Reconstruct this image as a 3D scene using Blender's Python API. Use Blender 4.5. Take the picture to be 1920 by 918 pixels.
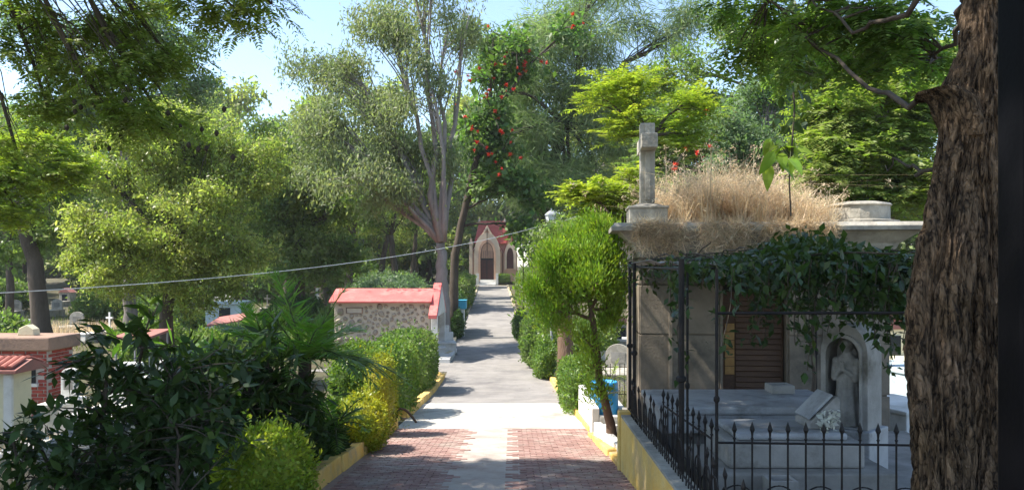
import bpy, bmesh, math, random
import numpy as np
from mathutils import Vector, Matrix, Euler, noise as mnoise

for o in list(bpy.data.objects): bpy.data.objects.remove(o)
scene = bpy.context.scene
COL = scene.collection
F = 1450.0; ZC = 5.0
SUN_EL = math.radians(54); SUN_AZ = math.radians(-95)     # azimuth from +Y towards +X

# ---------------------------------------------------------------- camera, sky, sun
cam = bpy.data.cameras.new('camera'); cam.sensor_width = 36; cam.lens = F/1920*36
cam.shift_y = 41/1920; cam.clip_start = 0.05; cam.clip_end = 3000
co = bpy.data.objects.new('camera', cam); COL.objects.link(co)
co.location = (0, 0, ZC); co.rotation_euler = (math.radians(90), 0, 0)
scene.camera = co
w = bpy.data.worlds.new('World'); scene.world = w; w.use_nodes = True
nt = w.node_tree; bgn = nt.nodes['Background']
sky = nt.nodes.new('ShaderNodeTexSky'); sky.sky_type = 'NISHITA'; sky.sun_disc = False
sky.sun_elevation = SUN_EL; sky.sun_rotation = SUN_AZ
sky.air_density = 1.0; sky.dust_density = .6; sky.ozone_density = 1.0
nt.links.new(sky.outputs[0], bgn.inputs[0]); bgn.inputs[1].default_value = 0.15
sl = bpy.data.lights.new('sun', 'SUN'); sl.energy = 5.0; sl.angle = math.radians(0.6); sl.color = (1.0, 0.94, 0.84)
so = bpy.data.objects.new('sun', sl); COL.objects.link(so)
sd = Vector((math.sin(SUN_AZ)*math.cos(SUN_EL), math.cos(SUN_AZ)*math.cos(SUN_EL), math.sin(SUN_EL)))
so.rotation_euler = sd.to_track_quat('Z', 'Y').to_euler(); so.location = (-30, 10, 40)
vs = scene.view_settings; vs.view_transform = 'Standard'; vs.look = 'None'; vs.gamma = 1; vs.exposure = 1.2
vs.use_curve_mapping = False
scene.cycles.max_bounces = 12; scene.cycles.diffuse_bounces = 6; scene.cycles.transmission_bounces = 8

# ---------------------------------------------------------------- helpers
def at(x, y, Y): return np.array([(x-960)/F*Y, Y, ZC-(y-500)/F*Y])
PROF = np.array([(-40,-.2),(-10,1.2),(0,1.95),(9.7,2.79),(16.4,3.44),(24,4.05),(31,4.36),(40,4.42),(55,4.2),(75,3.8),(90,3.4),(105,2.95),(112,2.75),(130,2.2),(200,.6),(300,0),(1200,0)])
def prof(Y):
    Y = np.asarray(Y, float); s = 0
    for d in (-2, -1, 0, 1, 2): s = s+np.interp(Y+d, PROF[:,0], PROF[:,1])
    return ZC-s/5
CEN = np.array([(-20,-.4),(0,-.4),(9.7,-.4),(16.4,-.43),(31,-.6),(44.6,-1.25),(60,-1.6),(89,-2.2),(112,-2.75),(130,-3.1)])
def cen(Y): return np.interp(Y, CEN[:,0], CEN[:,1])
def gz(X, Y): 
    return float(prof(Y))+ground_bump(X, Y)
def ground_bump(X, Y):
    d = np.abs(X-cen(Y)); k = np.clip((d-4)/8, 0, 1)
    return k*(0.12*np.sin(X*.35+1)*np.sin(Y*.27)+.1*np.sin(X*.11+Y*.09))

class MB:
    def __init__(s): s.v = []; s.f = []; s.n = 0; s.m = []
    def add(s, v, f):
        v = np.asarray(v, float).reshape(-1, 3); s.v.append(v)
        s.f += [tuple(int(i)+s.n for i in q) for q in f]; s.n += len(v); return s
    def box(s, lo, hi, taper=0):
        (x0,y0,z0),(x1,y1,z1) = lo, hi; t = taper
        v = [(x0,y0,z0),(x1,y0,z0),(x1,y1,z0),(x0,y1,z0),(x0+t,y0+t,z1),(x1-t,y0+t,z1),(x1-t,y1-t,z1),(x0+t,y1-t,z1)]
        return s.add(v, [(3,2,1,0),(4,5,6,7),(0,1,5,4),(1,2,6,5),(2,3,7,6),(3,0,4,7)])
    def prism(s, pts, axis, a, b):      # polygon pts (2D) extruded along axis from a to b
        n = len(pts); v = []
        for q in (a, b):
            for (p, r) in pts:
                v.append({'x':(q,p,r),'y':(p,q,r),'z':(p,r,q)}[axis])
        fs = [tuple(range(n))[::-1], tuple(range(n, 2*n))]+[(i,(i+1)%n,n+(i+1)%n,n+i) for i in range(n)]
        return s.add(v, fs)
    def tube(s, path, rad, sides=6, cap=True):
        P = np.asarray(path, float); n = len(P); R = np.broadcast_to(np.asarray(rad, float), (n,))
        T = np.gradient(P, axis=0); T /= np.linalg.norm(T, axis=1)[:,None]+1e-9
        ref = np.array([0,0,1.]) if abs(T[0][2]) < .9 else np.array([1.,0,0])
        a = np.linspace(0, 2*np.pi, sides, endpoint=False)
        U = np.cross(T, ref); U /= np.linalg.norm(U, axis=1)[:,None]+1e-9; W = np.cross(T, U)
        v = P[:,None,:]+R[:,None,None]*(np.cos(a)[None,:,None]*U[:,None,:]+np.sin(a)[None,:,None]*W[:,None,:])
        f = [(i*sides+j, i*sides+(j+1)%sides, (i+1)*sides+(j+1)%sides, (i+1)*sides+j) for i in range(n-1) for j in range(sides)]
        if cap: f += [tuple(range(sides))[::-1], tuple(range((n-1)*sides, n*sides))]
        return s.add(v.reshape(-1,3), f)
    def lathe(s, prof_, c=(0,0,0), sides=16):
        a = np.linspace(0, 2*np.pi, sides, endpoint=False); v = []
        for r, z in prof_: 
            for q in a: v.append((c[0]+r*math.cos(q), c[1]+r*math.sin(q), c[2]+z))
        n = len(prof_); f = [(i*sides+j, i*sides+(j+1)%sides, (i+1)*sides+(j+1)%sides, (i+1)*sides+j) for i in range(n-1) for j in range(sides)]
        f += [tuple(range(sides))[::-1], tuple(range((n-1)*sides, n*sides))]
        return s.add(v, f)
    def build(s, name, mat, parent=None, bevel=0, smooth=False, world=True):
        V = np.concatenate(s.v) if s.v else np.zeros((0,3))
        loc = np.zeros(3)
        if parent is not None:
            if world: V = V-WL(parent)
        else:
            loc = np.array([(V[:,0].min()+V[:,0].max())/2, (V[:,1].min()+V[:,1].max())/2, V[:,2].min()]); V = V-loc
        me = bpy.data.meshes.new(name); me.from_pydata(V.tolist(), [], s.f); me.update()
        return link(name, me, mat, parent, loc, bevel, smooth)
def WL(o):
    l = np.array(o.location)
    while o.parent is not None: o = o.parent; l = l+np.array(o.location)
    return l
def link(name, me, mat, parent=None, loc=(0,0,0), bevel=0, smooth=False):
    if mat is not None and not me.materials: me.materials.append(mat)
    o = bpy.data.objects.new(name, me); COL.objects.link(o); o.location = loc
    if parent is not None: o.parent = parent
    if smooth: me.polygons.foreach_set('use_smooth', np.ones(len(me.polygons), bool))
    if bevel:
        b = o.modifiers.new('bevel', 'BEVEL'); b.width = bevel; b.segments = 2; b.limit_method = 'ANGLE'
    return o
def tag(o, label=None, cat=None, group=None, kind=None):
    if label: o['label'] = label
    if cat: o['category'] = cat
    if group: o['group'] = group
    if kind: o['kind'] = kind
    return o
def thing(name, label, cat, loc, rz=0, group=None):
    o = bpy.data.objects.new(name, None); o.empty_display_size = .2; COL.objects.link(o)
    o.location = [float(q) for q in loc]; o.rotation_euler = (0, 0, rz)
    return tag(o, label, cat, group)
def inst(name, me, parent, loc, rot=(0,0,0), sc=(1,1,1)):
    o = bpy.data.objects.new(name, me); COL.objects.link(o); o.parent = parent
    o.location = [float(q) for q in loc]; o.rotation_euler = rot; o.scale = sc; return o
def copy_tree(o, parent=None):
    c = o.copy(); COL.objects.link(c); c.parent = parent
    for ch in list(o.children): copy_tree(ch, c)
    return c

# ---------------------------------------------------------------- materials
def col4(c): return (c[0], c[1], c[2], 1)
def mat(name, c, c2=None, rough=.8, scale=4, bump=.0, bscale=30, metal=0, spec=.3, detail=6, contrast=(.35,.65), per_obj=0, island=0, stain=None, sscale=.8, coords='Object', sx=(1,1,1)):
    m = bpy.data.materials.new(name); m.use_nodes = True; N = m.node_tree.nodes; L = m.node_tree.links
    b = N['Principled BSDF']; b.inputs['Roughness'].default_value = rough; b.inputs['Metallic'].default_value = metal
    b.inputs['Specular IOR Level'].default_value = spec
    tc = N.new('ShaderNodeTexCoord'); mp = N.new('ShaderNodeMapping'); L.new(N.new('ShaderNodeNewGeometry').outputs['Position'] if coords == 'World' else tc.outputs[coords], mp.inputs[0]); mp.inputs['Scale'].default_value = sx
    last = None
    if c2 is not None:
        n = N.new('ShaderNodeTexNoise'); n.inputs['Scale'].default_value = scale; n.inputs['Detail'].default_value = detail; n.inputs['Roughness'].default_value = .65
        L.new(mp.outputs[0], n.inputs['Vector'])
        r = N.new('ShaderNodeValToRGB'); r.color_ramp.elements[0].color = col4(c); r.color_ramp.elements[1].color = col4(c2)
        r.color_ramp.elements[0].position, r.color_ramp.elements[1].position = contrast
        L.new(n.outputs[0], r.inputs[0]); last = r.outputs[0]
    else:
        rg = N.new('ShaderNodeRGB'); rg.outputs[0].default_value = col4(c); last = rg.outputs[0]
    if stain is not None:
        n = N.new('ShaderNodeTexNoise'); n.inputs['Scale'].default_value = sscale; n.inputs['Detail'].default_value = 8; n.inputs['Roughness'].default_value = .7
        L.new(mp.outputs[0], n.inputs['Vector'])
        mr = N.new('ShaderNodeMapRange'); mr.inputs[1].default_value = .48; mr.inputs[2].default_value = .68; L.new(n.outputs[0], mr.inputs[0])
        mx = N.new('ShaderNodeMix'); mx.data_type = 'RGBA'; L.new(mr.outputs[0], mx.inputs[0]); L.new(last, mx.inputs[6]); mx.inputs[7].default_value = col4(stain); last = mx.outputs[2]
    if per_obj or island:
        h = N.new('ShaderNodeHueSaturation'); L.new(last, h.inputs['Color'])
        if island: src = N.new('ShaderNodeNewGeometry').outputs['Random Per Island']; k = island
        else: src = N.new('ShaderNodeObjectInfo').outputs['Random']; k = per_obj
        mr = N.new('ShaderNodeMapRange'); L.new(src, mr.inputs[0]); mr.inputs[3].default_value = 1-k; mr.inputs[4].default_value = 1+k
        L.new(mr.outputs[0], h.inputs['Value']); last = h.outputs[0]
    L.new(last, b.inputs['Base Color'])
    if bump:
        n = N.new('ShaderNodeTexNoise'); n.inputs['Scale'].default_value = bscale; n.inputs['Detail'].default_value = 8; L.new(mp.outputs[0], n.inputs['Vector'])
        bp = N.new('ShaderNodeBump'); bp.inputs['Strength'].default_value = bump; bp.inputs['Distance'].default_value = .03
        L.new(n.outputs[0], bp.inputs['Height']); L.new(bp.outputs[0], b.inputs['Normal'])
    return m
def leafmat(name, c, c2, trans=.4, tcol=None, rough=.45, var=.35, hue=.02, scale=.6):
    m = bpy.data.materials.new(name); m.use_nodes = True; N = m.node_tree.nodes; L = m.node_tree.links
    b = N['Principled BSDF']; b.inputs['Roughness'].default_value = rough; b.inputs['Specular IOR Level'].default_value = .35
    tc = N.new('ShaderNodeTexCoord'); n = N.new('ShaderNodeTexNoise'); n.inputs['Scale'].default_value = scale; n.inputs['Detail'].default_value = 3
    L.new(tc.outputs['Object'], n.inputs['Vector'])
    r = N.new('ShaderNodeValToRGB'); r.color_ramp.elements[0].color = col4(c); r.color_ramp.elements[1].color = col4(c2)
    r.color_ramp.elements[0].position = .38; r.color_ramp.elements[1].position = .62; L.new(n.outputs[0], r.inputs[0])
    g = N.new('ShaderNodeNewGeometry'); h = N.new('ShaderNodeHueSaturation'); L.new(r.outputs[0], h.inputs['Color'])
    oi = N.new('ShaderNodeObjectInfo'); ad = N.new('ShaderNodeMath'); ad.operation = 'ADD'; L.new(g.outputs['Random Per Island'], ad.inputs[0]); L.new(oi.outputs['Random'], ad.inputs[1])
    fr = N.new('ShaderNodeMath'); fr.operation = 'FRACT'; L.new(ad.outputs[0], fr.inputs[0])
    mr = N.new('ShaderNodeMapRange'); L.new(fr.outputs[0], mr.inputs[0]); mr.inputs[3].default_value = 1-var; mr.inputs[4].default_value = 1+var; L.new(mr.outputs[0], h.inputs['Value'])
    wn = N.new('ShaderNodeTexWhiteNoise'); wn.noise_dimensions = '1D'; L.new(fr.outputs[0], wn.inputs['W'])
    m2 = N.new('ShaderNodeMapRange'); L.new(wn.outputs[0], m2.inputs[0]); m2.inputs[3].default_value = .5-hue; m2.inputs[4].default_value = .5+hue; L.new(m2.outputs[0], h.inputs['Hue'])
    L.new(h.outputs[0], b.inputs['Base Color'])
    t = N.new('ShaderNodeBsdfTranslucent'); gm = N.new('ShaderNodeMix'); gm.data_type = 'RGBA'; gm.blend_type = 'MULTIPLY'; gm.inputs[0].default_value = 1
    L.new(h.outputs[0], gm.inputs[6]); gm.inputs[7].default_value = col4(tcol or (1.1, 1.4, .5)); L.new(gm.outputs[2], t.inputs[0])
    mx = N.new('ShaderNodeMixShader'); mx.inputs[0].default_value = trans; L.new(b.outputs[0], mx.inputs[1]); L.new(t.outputs[0], mx.inputs[2])
    L.new(mx.outputs[0], N['Material Output'].inputs['Surface'])
    return m
M = {}
M['ground'] = mat('ground', (.095,.075,.048), (.055,.065,.026), .95, .9, .6, 14, stain=(.14,.115,.075), sscale=.35)
M['soil'] = mat('soil', (.10,.075,.05), (.19,.15,.10), .95, 3, .8, 25)
M['asphalt'] = mat('asphalt', (.215,.20,.185), (.28,.26,.24), .9, 1.6, .35, 70, stain=(.15,.14,.135), sscale=.5)
M['concrete_road'] = mat('concrete_road', (.44,.42,.38), (.55,.52,.47), .85, 2.2, .3, 50, stain=(.28,.25,.215), sscale=1.0)
M['concrete_strip'] = mat('concrete_strip', (.37,.32,.285), (.46,.41,.36), .88, 3, .35, 40, stain=(.31,.245,.215), sscale=1.6, contrast=(.3,.7))
M['mortar'] = mat('mortar', (.26,.19,.165), (.33,.25,.22), .9, 4, .3, 60)
M['paver'] = mat('paver', (.26,.145,.125), (.35,.235,.205), .85, 5, .3, 60, per_obj=.13, stain=(.40,.34,.29), sscale=1.3, coords='World')
M['paver_far'] = mat('paver_far', (.26,.145,.125), (.35,.235,.205), .85, 5, .3, 60, island=.13, stain=(.40,.34,.29), sscale=1.3, coords='World')
M['kerb_yellow'] = mat('kerb_yellow', (.62,.38,.075), (.72,.49,.16), .75, 3, .4, 25, stain=(.38,.29,.18), sscale=2.4, per_obj=.1, coords='World')
M['kerb_worn'] = mat('kerb_worn', (.55,.43,.22), (.48,.42,.33), .8, 3, .4, 25, stain=(.32,.28,.22), sscale=1.6, per_obj=.12, coords='World')
M['yellow_wall'] = mat('yellow_wall', (.66,.43,.10), (.74,.55,.20), .8, 2.5, .35, 22, stain=(.42,.31,.16), sscale=1.3)
M['white_stone'] = mat('white_stone', (.70,.69,.66), (.58,.57,.54), .7, 2, .15, 30, stain=(.42,.40,.36), sscale=1.2, coords='World')
M['shaded_white_stone'] = mat('shaded_white_stone', (.33,.315,.29), (.24,.23,.21), .75, 3, .25, 30, stain=(.13,.12,.10), sscale=2.0, coords='World')  # white stone darkened to hold the grave plot's shade in its colour
M['grey_stone'] = mat('grey_stone', (.28,.265,.24), (.19,.18,.16), .85, 2, .3, 30, stain=(.16,.15,.13), sscale=1.0, coords='World')
M['marble'] = mat('marble', (.38,.385,.39), (.28,.285,.29), .55, 2.6, .12, 30, stain=(.14,.135,.125), sscale=1.7, coords='World')
M['pale_wall'] = mat('pale_wall', (.23,.19,.145), (.155,.13,.10), .8, 1.5, .2, 30, stain=(.085,.075,.06), sscale=1.3, per_obj=.16, coords='World')
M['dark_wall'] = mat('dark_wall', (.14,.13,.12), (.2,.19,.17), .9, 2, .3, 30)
M['weathered'] = mat('weathered', (.42,.39,.33), (.27,.25,.21), .9, 3, .4, 20, stain=(.15,.14,.12), sscale=1.4, coords='World')
M['iron'] = mat('iron', (.009,.009,.010), (.024,.017,.013), .6, 6, .2, 40, spec=.25)
M['black_paint'] = mat('black_paint', (.0022,.0022,.003), (.004,.004,.0055), .55, 2, .05, 60, spec=.07)
M['rust_wood'] = mat('rust_wood', (.13,.075,.045), (.085,.05,.035), .7, 5, .3, 30, per_obj=.12, sx=(1,1,6), coords='World')
M['amber_glass'] = mat('amber_glass', (.42,.25,.10), (.30,.17,.07), .2, 6)
M['zinc'] = mat('zinc', (.33,.33,.33), (.20,.17,.15), .6, 3, .1, 20, metal=.3)
M['roof_red'] = mat('roof_red', (.63,.145,.13), (.55,.11,.10), .7, 1.2, .1, 30, stain=(.62,.22,.19), sscale=1.4)
M['roof_pink'] = mat('roof_pink', (.36,.13,.11), (.27,.14,.12), .8, 1.6, .2, 30)
M['stone_mortar'] = mat('stone_mortar', (.56,.47,.37), (.48,.40,.32), .9, 3, .3, 40)
M['fieldstone'] = mat('fieldstone', (.27,.22,.17), (.36,.30,.24), .9, 5, .5, 25, per_obj=.22, coords='World')
M['brick_red'] = mat('brick_red', (.36,.075,.055), (.29,.06,.05), .85, 2, .3, 40, island=.2)
M['brick_mortar'] = mat('brick_mortar', (.5,.44,.4), (.4,.35,.32), .9, 3, .2, 40)
M['roof_slab'] = mat('roof_slab', (.34,.22,.16), (.26,.17,.13), .9, 2, .4, 30, stain=(.13,.10,.09), sscale=1)
M['cream'] = mat('cream', (.70,.64,.44), (.62,.57,.40), .85, 2, .2, 30, stain=(.5,.46,.35))
M['tile_red'] = mat('tile_red', (.36,.13,.10), (.28,.10,.08), .8, 4, .2, 30, per_obj=.2)
M['paleblue'] = mat('paleblue', (.5,.58,.6), (.42,.5,.53), .8, 2)
M['window_dark'] = mat('window_dark', (.02,.025,.03), None, .2)
M['blue_plastic'] = mat('blue_plastic', (.02,.24,.52), (.03,.29,.58), .38, 3, .05, 10, spec=.5)
M['blue_tarp'] = mat('blue_tarp', (.05,.33,.5), (.08,.4,.55), .5, 3)
M['bark_dark'] = mat('bark_dark', (.055,.042,.032), (.10,.08,.062), .95, 3, 1, 14, sx=(1,1,.3))
M['bark_grey'] = mat('bark_grey', (.13,.11,.095), (.21,.18,.16), .95, 2, .8, 10, sx=(1,1,.3))
M['bark_pale'] = mat('bark_pale', (.28,.25,.225), (.19,.16,.14), .9, 2.5, .5, 10, sx=(1,1,.25), stain=(.15,.12,.10), sscale=1.6)
M['bark_big'] = mat('bark_big', (.075,.052,.038), (.17,.125,.09), .95, 9, 1, 30, sx=(1,1,.35), stain=(.05,.045,.032), sscale=1.5)
M['bark_red'] = mat('bark_red', (.11,.065,.04), (.17,.11,.075), .95, 5, .8, 20, sx=(1,1,.3))
M['stem_green'] = mat('stem_green', (.07,.09,.03), (.05,.05,.025), .8, 5)
M['wire'] = mat('wire', (.62,.62,.62), None, .6)
M['galv'] = mat('galv', (.33,.34,.35), (.25,.25,.26), .5, 5, metal=.3)
M['lamp_glass'] = mat('lamp_glass', (.6,.62,.62), (.5,.52,.52), .2, 5)
M['chapel_beige'] = mat('chapel_beige', (.62,.37,.25), (.55,.32,.22), .85, .8)
M['chapel_trim'] = mat('chapel_trim', (.70,.54,.40), (.62,.47,.34), .85, .8)
M['chapel_red'] = mat('chapel_red', (.46,.10,.075), (.36,.08,.06), .8, 1.2)
M['door_red'] = mat('door_red', (.10,.035,.03), (.07,.025,.022), .6, 3)
L_ = M
L_['l_euc'] = leafmat('l_euc', (.20,.245,.12), (.26,.285,.15), 0.5, (1.1,1.25,.6), .5, .35, .02)
L_['l_cas'] = leafmat('l_cas', (.22,.28,.14), (.285,.335,.165), 0.5, (1.05,1.3,.6), .6, .3)
L_['l_flame'] = leafmat('l_flame', (.10,.175,.055), (.15,.215,.07), 0.45)
L_['l_bright'] = leafmat('l_bright', (.22,.32,.045), (.30,.37,.06), 0.55, (1.3,1.3,.5))
L_['l_jac'] = leafmat('l_jac', (.175,.235,.065), (.26,.295,.08), 0.55, (1.1,1.4,.45))
L_['l_jacdark'] = leafmat('l_jacdark', (.14,.215,.06), (.20,.26,.07), 0.55, (1.1,1.4,.45))
L_['l_greygreen'] = leafmat('l_greygreen', (.135,.205,.11), (.18,.24,.13), 0.5, (1.05,1.3,.6))
L_['l_light'] = leafmat('l_light', (.235,.28,.09), (.37,.375,.135), 0.55, (1.1,1.35,.5), .4, .5, .03, .5)
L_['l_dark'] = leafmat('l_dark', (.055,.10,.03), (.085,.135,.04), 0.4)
L_['l_mid'] = leafmat('l_mid', (.13,.19,.06), (.195,.24,.08), 0.5)
L_['l_thuja'] = leafmat('l_thuja', (.15,.27,.03), (.23,.34,.04), 0.45, (1.3,1.3,.5), .6, .35, .02, 2)
L_['l_hedge'] = leafmat('l_hedge', (.115,.20,.045), (.175,.265,.06), 0.45, (1.3,1.3,.5), .4, .4)
L_['l_lime'] = leafmat('l_lime', (.27,.34,.04), (.19,.28,.035), 0.45, (1.3,1.3,.5), .4, .45, .02, 2)
L_['l_yellow'] = leafmat('l_yellow', (.38,.38,.04), (.22,.29,.04), 0.45, (1.3,1.2,.4), .4, .4, .02, 2)
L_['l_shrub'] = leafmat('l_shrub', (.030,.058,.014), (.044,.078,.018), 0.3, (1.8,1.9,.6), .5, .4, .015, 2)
L_['l_palm'] = leafmat('l_palm', (.10,.21,.04), (.155,.26,.055), 0.45, (1.5,1.5,.5), .35, .3)
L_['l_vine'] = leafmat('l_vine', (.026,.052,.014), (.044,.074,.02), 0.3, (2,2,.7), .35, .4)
L_['l_vinebright'] = leafmat('l_vinebright', (.16,.26,.03), (.22,.30,.05), .5, (1.4,1.4,.6), .35, .3)
L_['l_straw'] = leafmat('l_straw', (.72,.61,.45), (.54,.43,.29), 0.45, (1.1,1,.8), .7, .4, .015, 1.5)
L_['l_grass'] = leafmat('l_grass', (.13,.16,.05), (.22,.20,.08), .4, (1.05,1.3,.6), .6, .4, .02, 1)
L_['l_litter'] = leafmat('l_litter', (.20,.14,.08), (.13,.095,.055), .1, (1,1,1), .8, .5)
L_['petal_red'] = leafmat('petal_red', (.58,.035,.02), (.66,.075,.025), 0.3, (1.2,1,.8), .5, .3, .015, 2)
L_['petal_white'] = leafmat('petal_white', (.7,.7,.62), (.6,.6,.5), .3, (1,1,1), .5, .2)
def barkmat(name):
    m = bpy.data.materials.new(name); m.use_nodes = True; N = m.node_tree.nodes; L = m.node_tree.links; b = N['Principled BSDF']; b.inputs['Roughness'].default_value = .95; b.inputs['Specular IOR Level'].default_value = .15
    tc = N.new('ShaderNodeTexCoord'); mp = N.new('ShaderNodeMapping'); mp.inputs['Scale'].default_value = (1,1,.34); L.new(tc.outputs['Object'], mp.inputs[0])
    ns = N.new('ShaderNodeTexNoise'); ns.inputs['Scale'].default_value = 7; ns.inputs['Detail'].default_value = 4; L.new(mp.outputs[0], ns.inputs['Vector'])
    mv = N.new('ShaderNodeMix'); mv.data_type = 'RGBA'; mv.blend_type = 'LINEAR_LIGHT'; mv.inputs[0].default_value = .10; L.new(mp.outputs[0], mv.inputs[6]); L.new(ns.outputs['Color'], mv.inputs[7])
    m4 = N.new('ShaderNodeMapping'); m4.inputs['Scale'].default_value = (1,1,.22); L.new(tc.outputs['Object'], m4.inputs[0])
    na = N.new('ShaderNodeTexNoise'); na.inputs['Scale'].default_value = 26; na.inputs['Detail'].default_value = 7; na.inputs['Roughness'].default_value = .6; na.inputs['Distortion'].default_value = .5; L.new(m4.outputs[0], na.inputs['Vector'])
    v = N.new('ShaderNodeTexVoronoi'); v.feature = 'DISTANCE_TO_EDGE'; v.inputs['Scale'].default_value = 30; L.new(mv.outputs[2], v.inputs['Vector'])
    v2 = N.new('ShaderNodeTexVoronoi'); v2.inputs['Scale'].default_value = 30; L.new(mv.outputs[2], v2.inputs['Vector'])
    sq = N.new('ShaderNodeMapRange'); sq.inputs[1].default_value = 0; sq.inputs[2].default_value = .22; sq.inputs[4].default_value = .35; L.new(v.outputs['Distance'], sq.inputs[0])
    nm = N.new('ShaderNodeMapRange'); nm.inputs[1].default_value = .36; nm.inputs[2].default_value = .62; nm.inputs[4].default_value = .75; L.new(na.outputs[0], nm.inputs[0])
    mr = N.new('ShaderNodeMath'); mr.operation = 'ADD'; L.new(sq.outputs[0], mr.inputs[0]); L.new(nm.outputs[0], mr.inputs[1])
    r = N.new('ShaderNodeValToRGB'); r.color_ramp.elements[0].position = .22; r.color_ramp.elements[1].position = .85; r.color_ramp.elements[0].color = (.03,.021,.015,1); r.color_ramp.elements[1].color = (.25,.17,.108,1); L.new(mr.outputs[0], r.inputs[0])
    h = N.new('ShaderNodeHueSaturation'); L.new(r.outputs[0], h.inputs['Color']); sp = N.new('ShaderNodeSeparateColor'); L.new(v2.outputs['Color'], sp.inputs[0]); m2 = N.new('ShaderNodeMapRange'); m2.inputs[3].default_value = .8; m2.inputs[4].default_value = 1.2; L.new(sp.outputs[0], m2.inputs[0]); L.new(m2.outputs[0], h.inputs['Value'])
    n2 = N.new('ShaderNodeTexNoise'); n2.inputs['Scale'].default_value = 1.6; n2.inputs['Detail'].default_value = 6; L.new(tc.outputs['Object'], n2.inputs['Vector']); m3 = N.new('ShaderNodeMapRange'); m3.inputs[1].default_value = .4; m3.inputs[2].default_value = .7; L.new(n2.outputs[0], m3.inputs[0])
    mx = N.new('ShaderNodeMix'); mx.data_type = 'RGBA'; mx.blend_type = 'MULTIPLY'; L.new(m3.outputs[0], mx.inputs[0]); L.new(h.outputs[0], mx.inputs[6]); mx.inputs[7].default_value = (.62,.60,.5,1); L.new(mx.outputs[2], b.inputs['Base Color'])
    n3 = N.new('ShaderNodeTexNoise'); n3.inputs['Scale'].default_value = 60; n3.inputs['Detail'].default_value = 6; L.new(mp.outputs[0], n3.inputs['Vector'])
    ad = N.new('ShaderNodeMath'); ad.operation = 'MULTIPLY_ADD'; ad.inputs[1].default_value = .35; L.new(n3.outputs[0], ad.inputs[0]); L.new(mr.outputs[0], ad.inputs[2])
    bp = N.new('ShaderNodeBump'); bp.inputs['Strength'].default_value = 1; bp.inputs['Distance'].default_value = .05; L.new(ad.outputs[0], bp.inputs['Height']); L.new(bp.outputs[0], b.inputs['Normal']); return m
M['bark_big'] = barkmat('bark_big')
L_['seed'] = mat('seed', (.04,.03,.02), None, .8)

# ---------------------------------------------------------------- foliage
def unit(v): return v/(np.linalg.norm(v, axis=-1, keepdims=True)+1e-9)
def quads_mesh(name, Q):       # Q (N,4,3)
    n = len(Q); me = bpy.data.meshes.new(name)
    me.vertices.add(4*n); me.vertices.foreach_set('co', Q.reshape(-1).astype(np.float32))
    me.loops.add(4*n); me.loops.foreach_set('vertex_index', np.arange(4*n, dtype=np.int32))
    me.polygons.add(n); me.polygons.foreach_set('loop_start', np.arange(0, 4*n, 4, dtype=np.int32))
    me.update(calc_edges=True); return me
def leafq(C, D, Nn, L, W, wpos=.45, fold=.12):
    D = unit(D); S = unit(np.cross(D, Nn)); U = np.cross(S, D)
    L = np.asarray(L).reshape(-1,1); W = np.asarray(W).reshape(-1,1)
    m = C+D*L*wpos+U*W*fold
    return np.stack([C, m+S*W/2, C+D*L, m-S*W/2], 1)
def broad(rng, cl, r, k, L, W, droop=.2, flat=.8):
    n = len(cl)*k; C = np.repeat(cl, k, 0)+rng.normal(0, 1, (n,3))*np.array([1,1,flat])*np.repeat(r, k)[:,None]*.36
    D = unit(rng.normal(0, 1, (n,3)))+np.array([0,0,-droop]); N_ = unit(rng.normal(0, .7, (n,3))+np.array([0,0,1]))
    s = rng.uniform(.45, 1.0, n)+rng.exponential(.35, n); return leafq(C, D, N_, L*s, W*s*1.15)
def pendant(rng, cl, r, k, L, W):
    n = len(cl)*k; C = np.repeat(cl, k, 0)+rng.normal(0, 1, (n,3))*np.repeat(r, k)[:,None]*np.array([.5,.5,.5])
    D = rng.normal(0, .55, (n,3))+np.array([0,0,-.8]); s = rng.uniform(.6, 1.3, n)
    return leafq(C, D, rng.normal(0, 1, (n,3)), L*s, W*s)
def needles(rng, cl, r, k, L, W):
    n = len(cl)*k; off = rng.normal(0, 1, (n,3))*np.repeat(r, k)[:,None]*np.array([.55,.55,.35])
    C = np.repeat(cl, k, 0)+off; D = unit(off)*.5+rng.normal(0, .35, (n,3))+np.array([0,0,-.35]); s = rng.uniform(.5, 1.4, n)
    return leafq(C, D, rng.normal(0, 1, (n,3)), L*s, W*s, .3, .05)
def fronds(rng, cl, r, k, fl, pairs=9, lw=.22, ll=.3, up=.25, droop=.5):
    n = len(cl)*k; S = np.repeat(cl, k, 0)+rng.normal(0, .3, (n,3))*np.repeat(r, k)[:,None]
    a = rng.uniform(0, 2*np.pi, n); D = np.stack([np.cos(a), np.sin(a), rng.normal(up, .3, n)], 1); D = unit(D)
    f = fl*rng.uniform(.7, 1.25, n); t = np.linspace(.12, 1, pairs)
    pos = S[:,None,:]+D[:,None,:]*(f[:,None]*t)[...,None]; pos[...,2] -= droop*f[:,None]*t[None]**2
    tan = D[:,None,:]+np.zeros((1,pairs,1)); tan[...,2] -= 2*droop*t[None]; tan = unit(tan)
    side = unit(np.cross(tan, np.array([0,0,1.]))+rng.normal(0,.15,tan.shape)); nor = np.cross(side, tan)
    prof_ = np.sin(np.pi*(t*.85+.12))[None,:]; out = []
    for s in (-1, 1):
        d = side*s+tan*.55-nor*.0+np.array([0,0,-.15]); l = (f[:,None]*ll*prof_)
        out.append(leafq(pos.reshape(-1,3), d.reshape(-1,3), (nor+rng.normal(0,.25,nor.shape)).reshape(-1,3), l.reshape(-1), (l*lw+.001).reshape(-1)))
    return np.concatenate(out)
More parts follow.
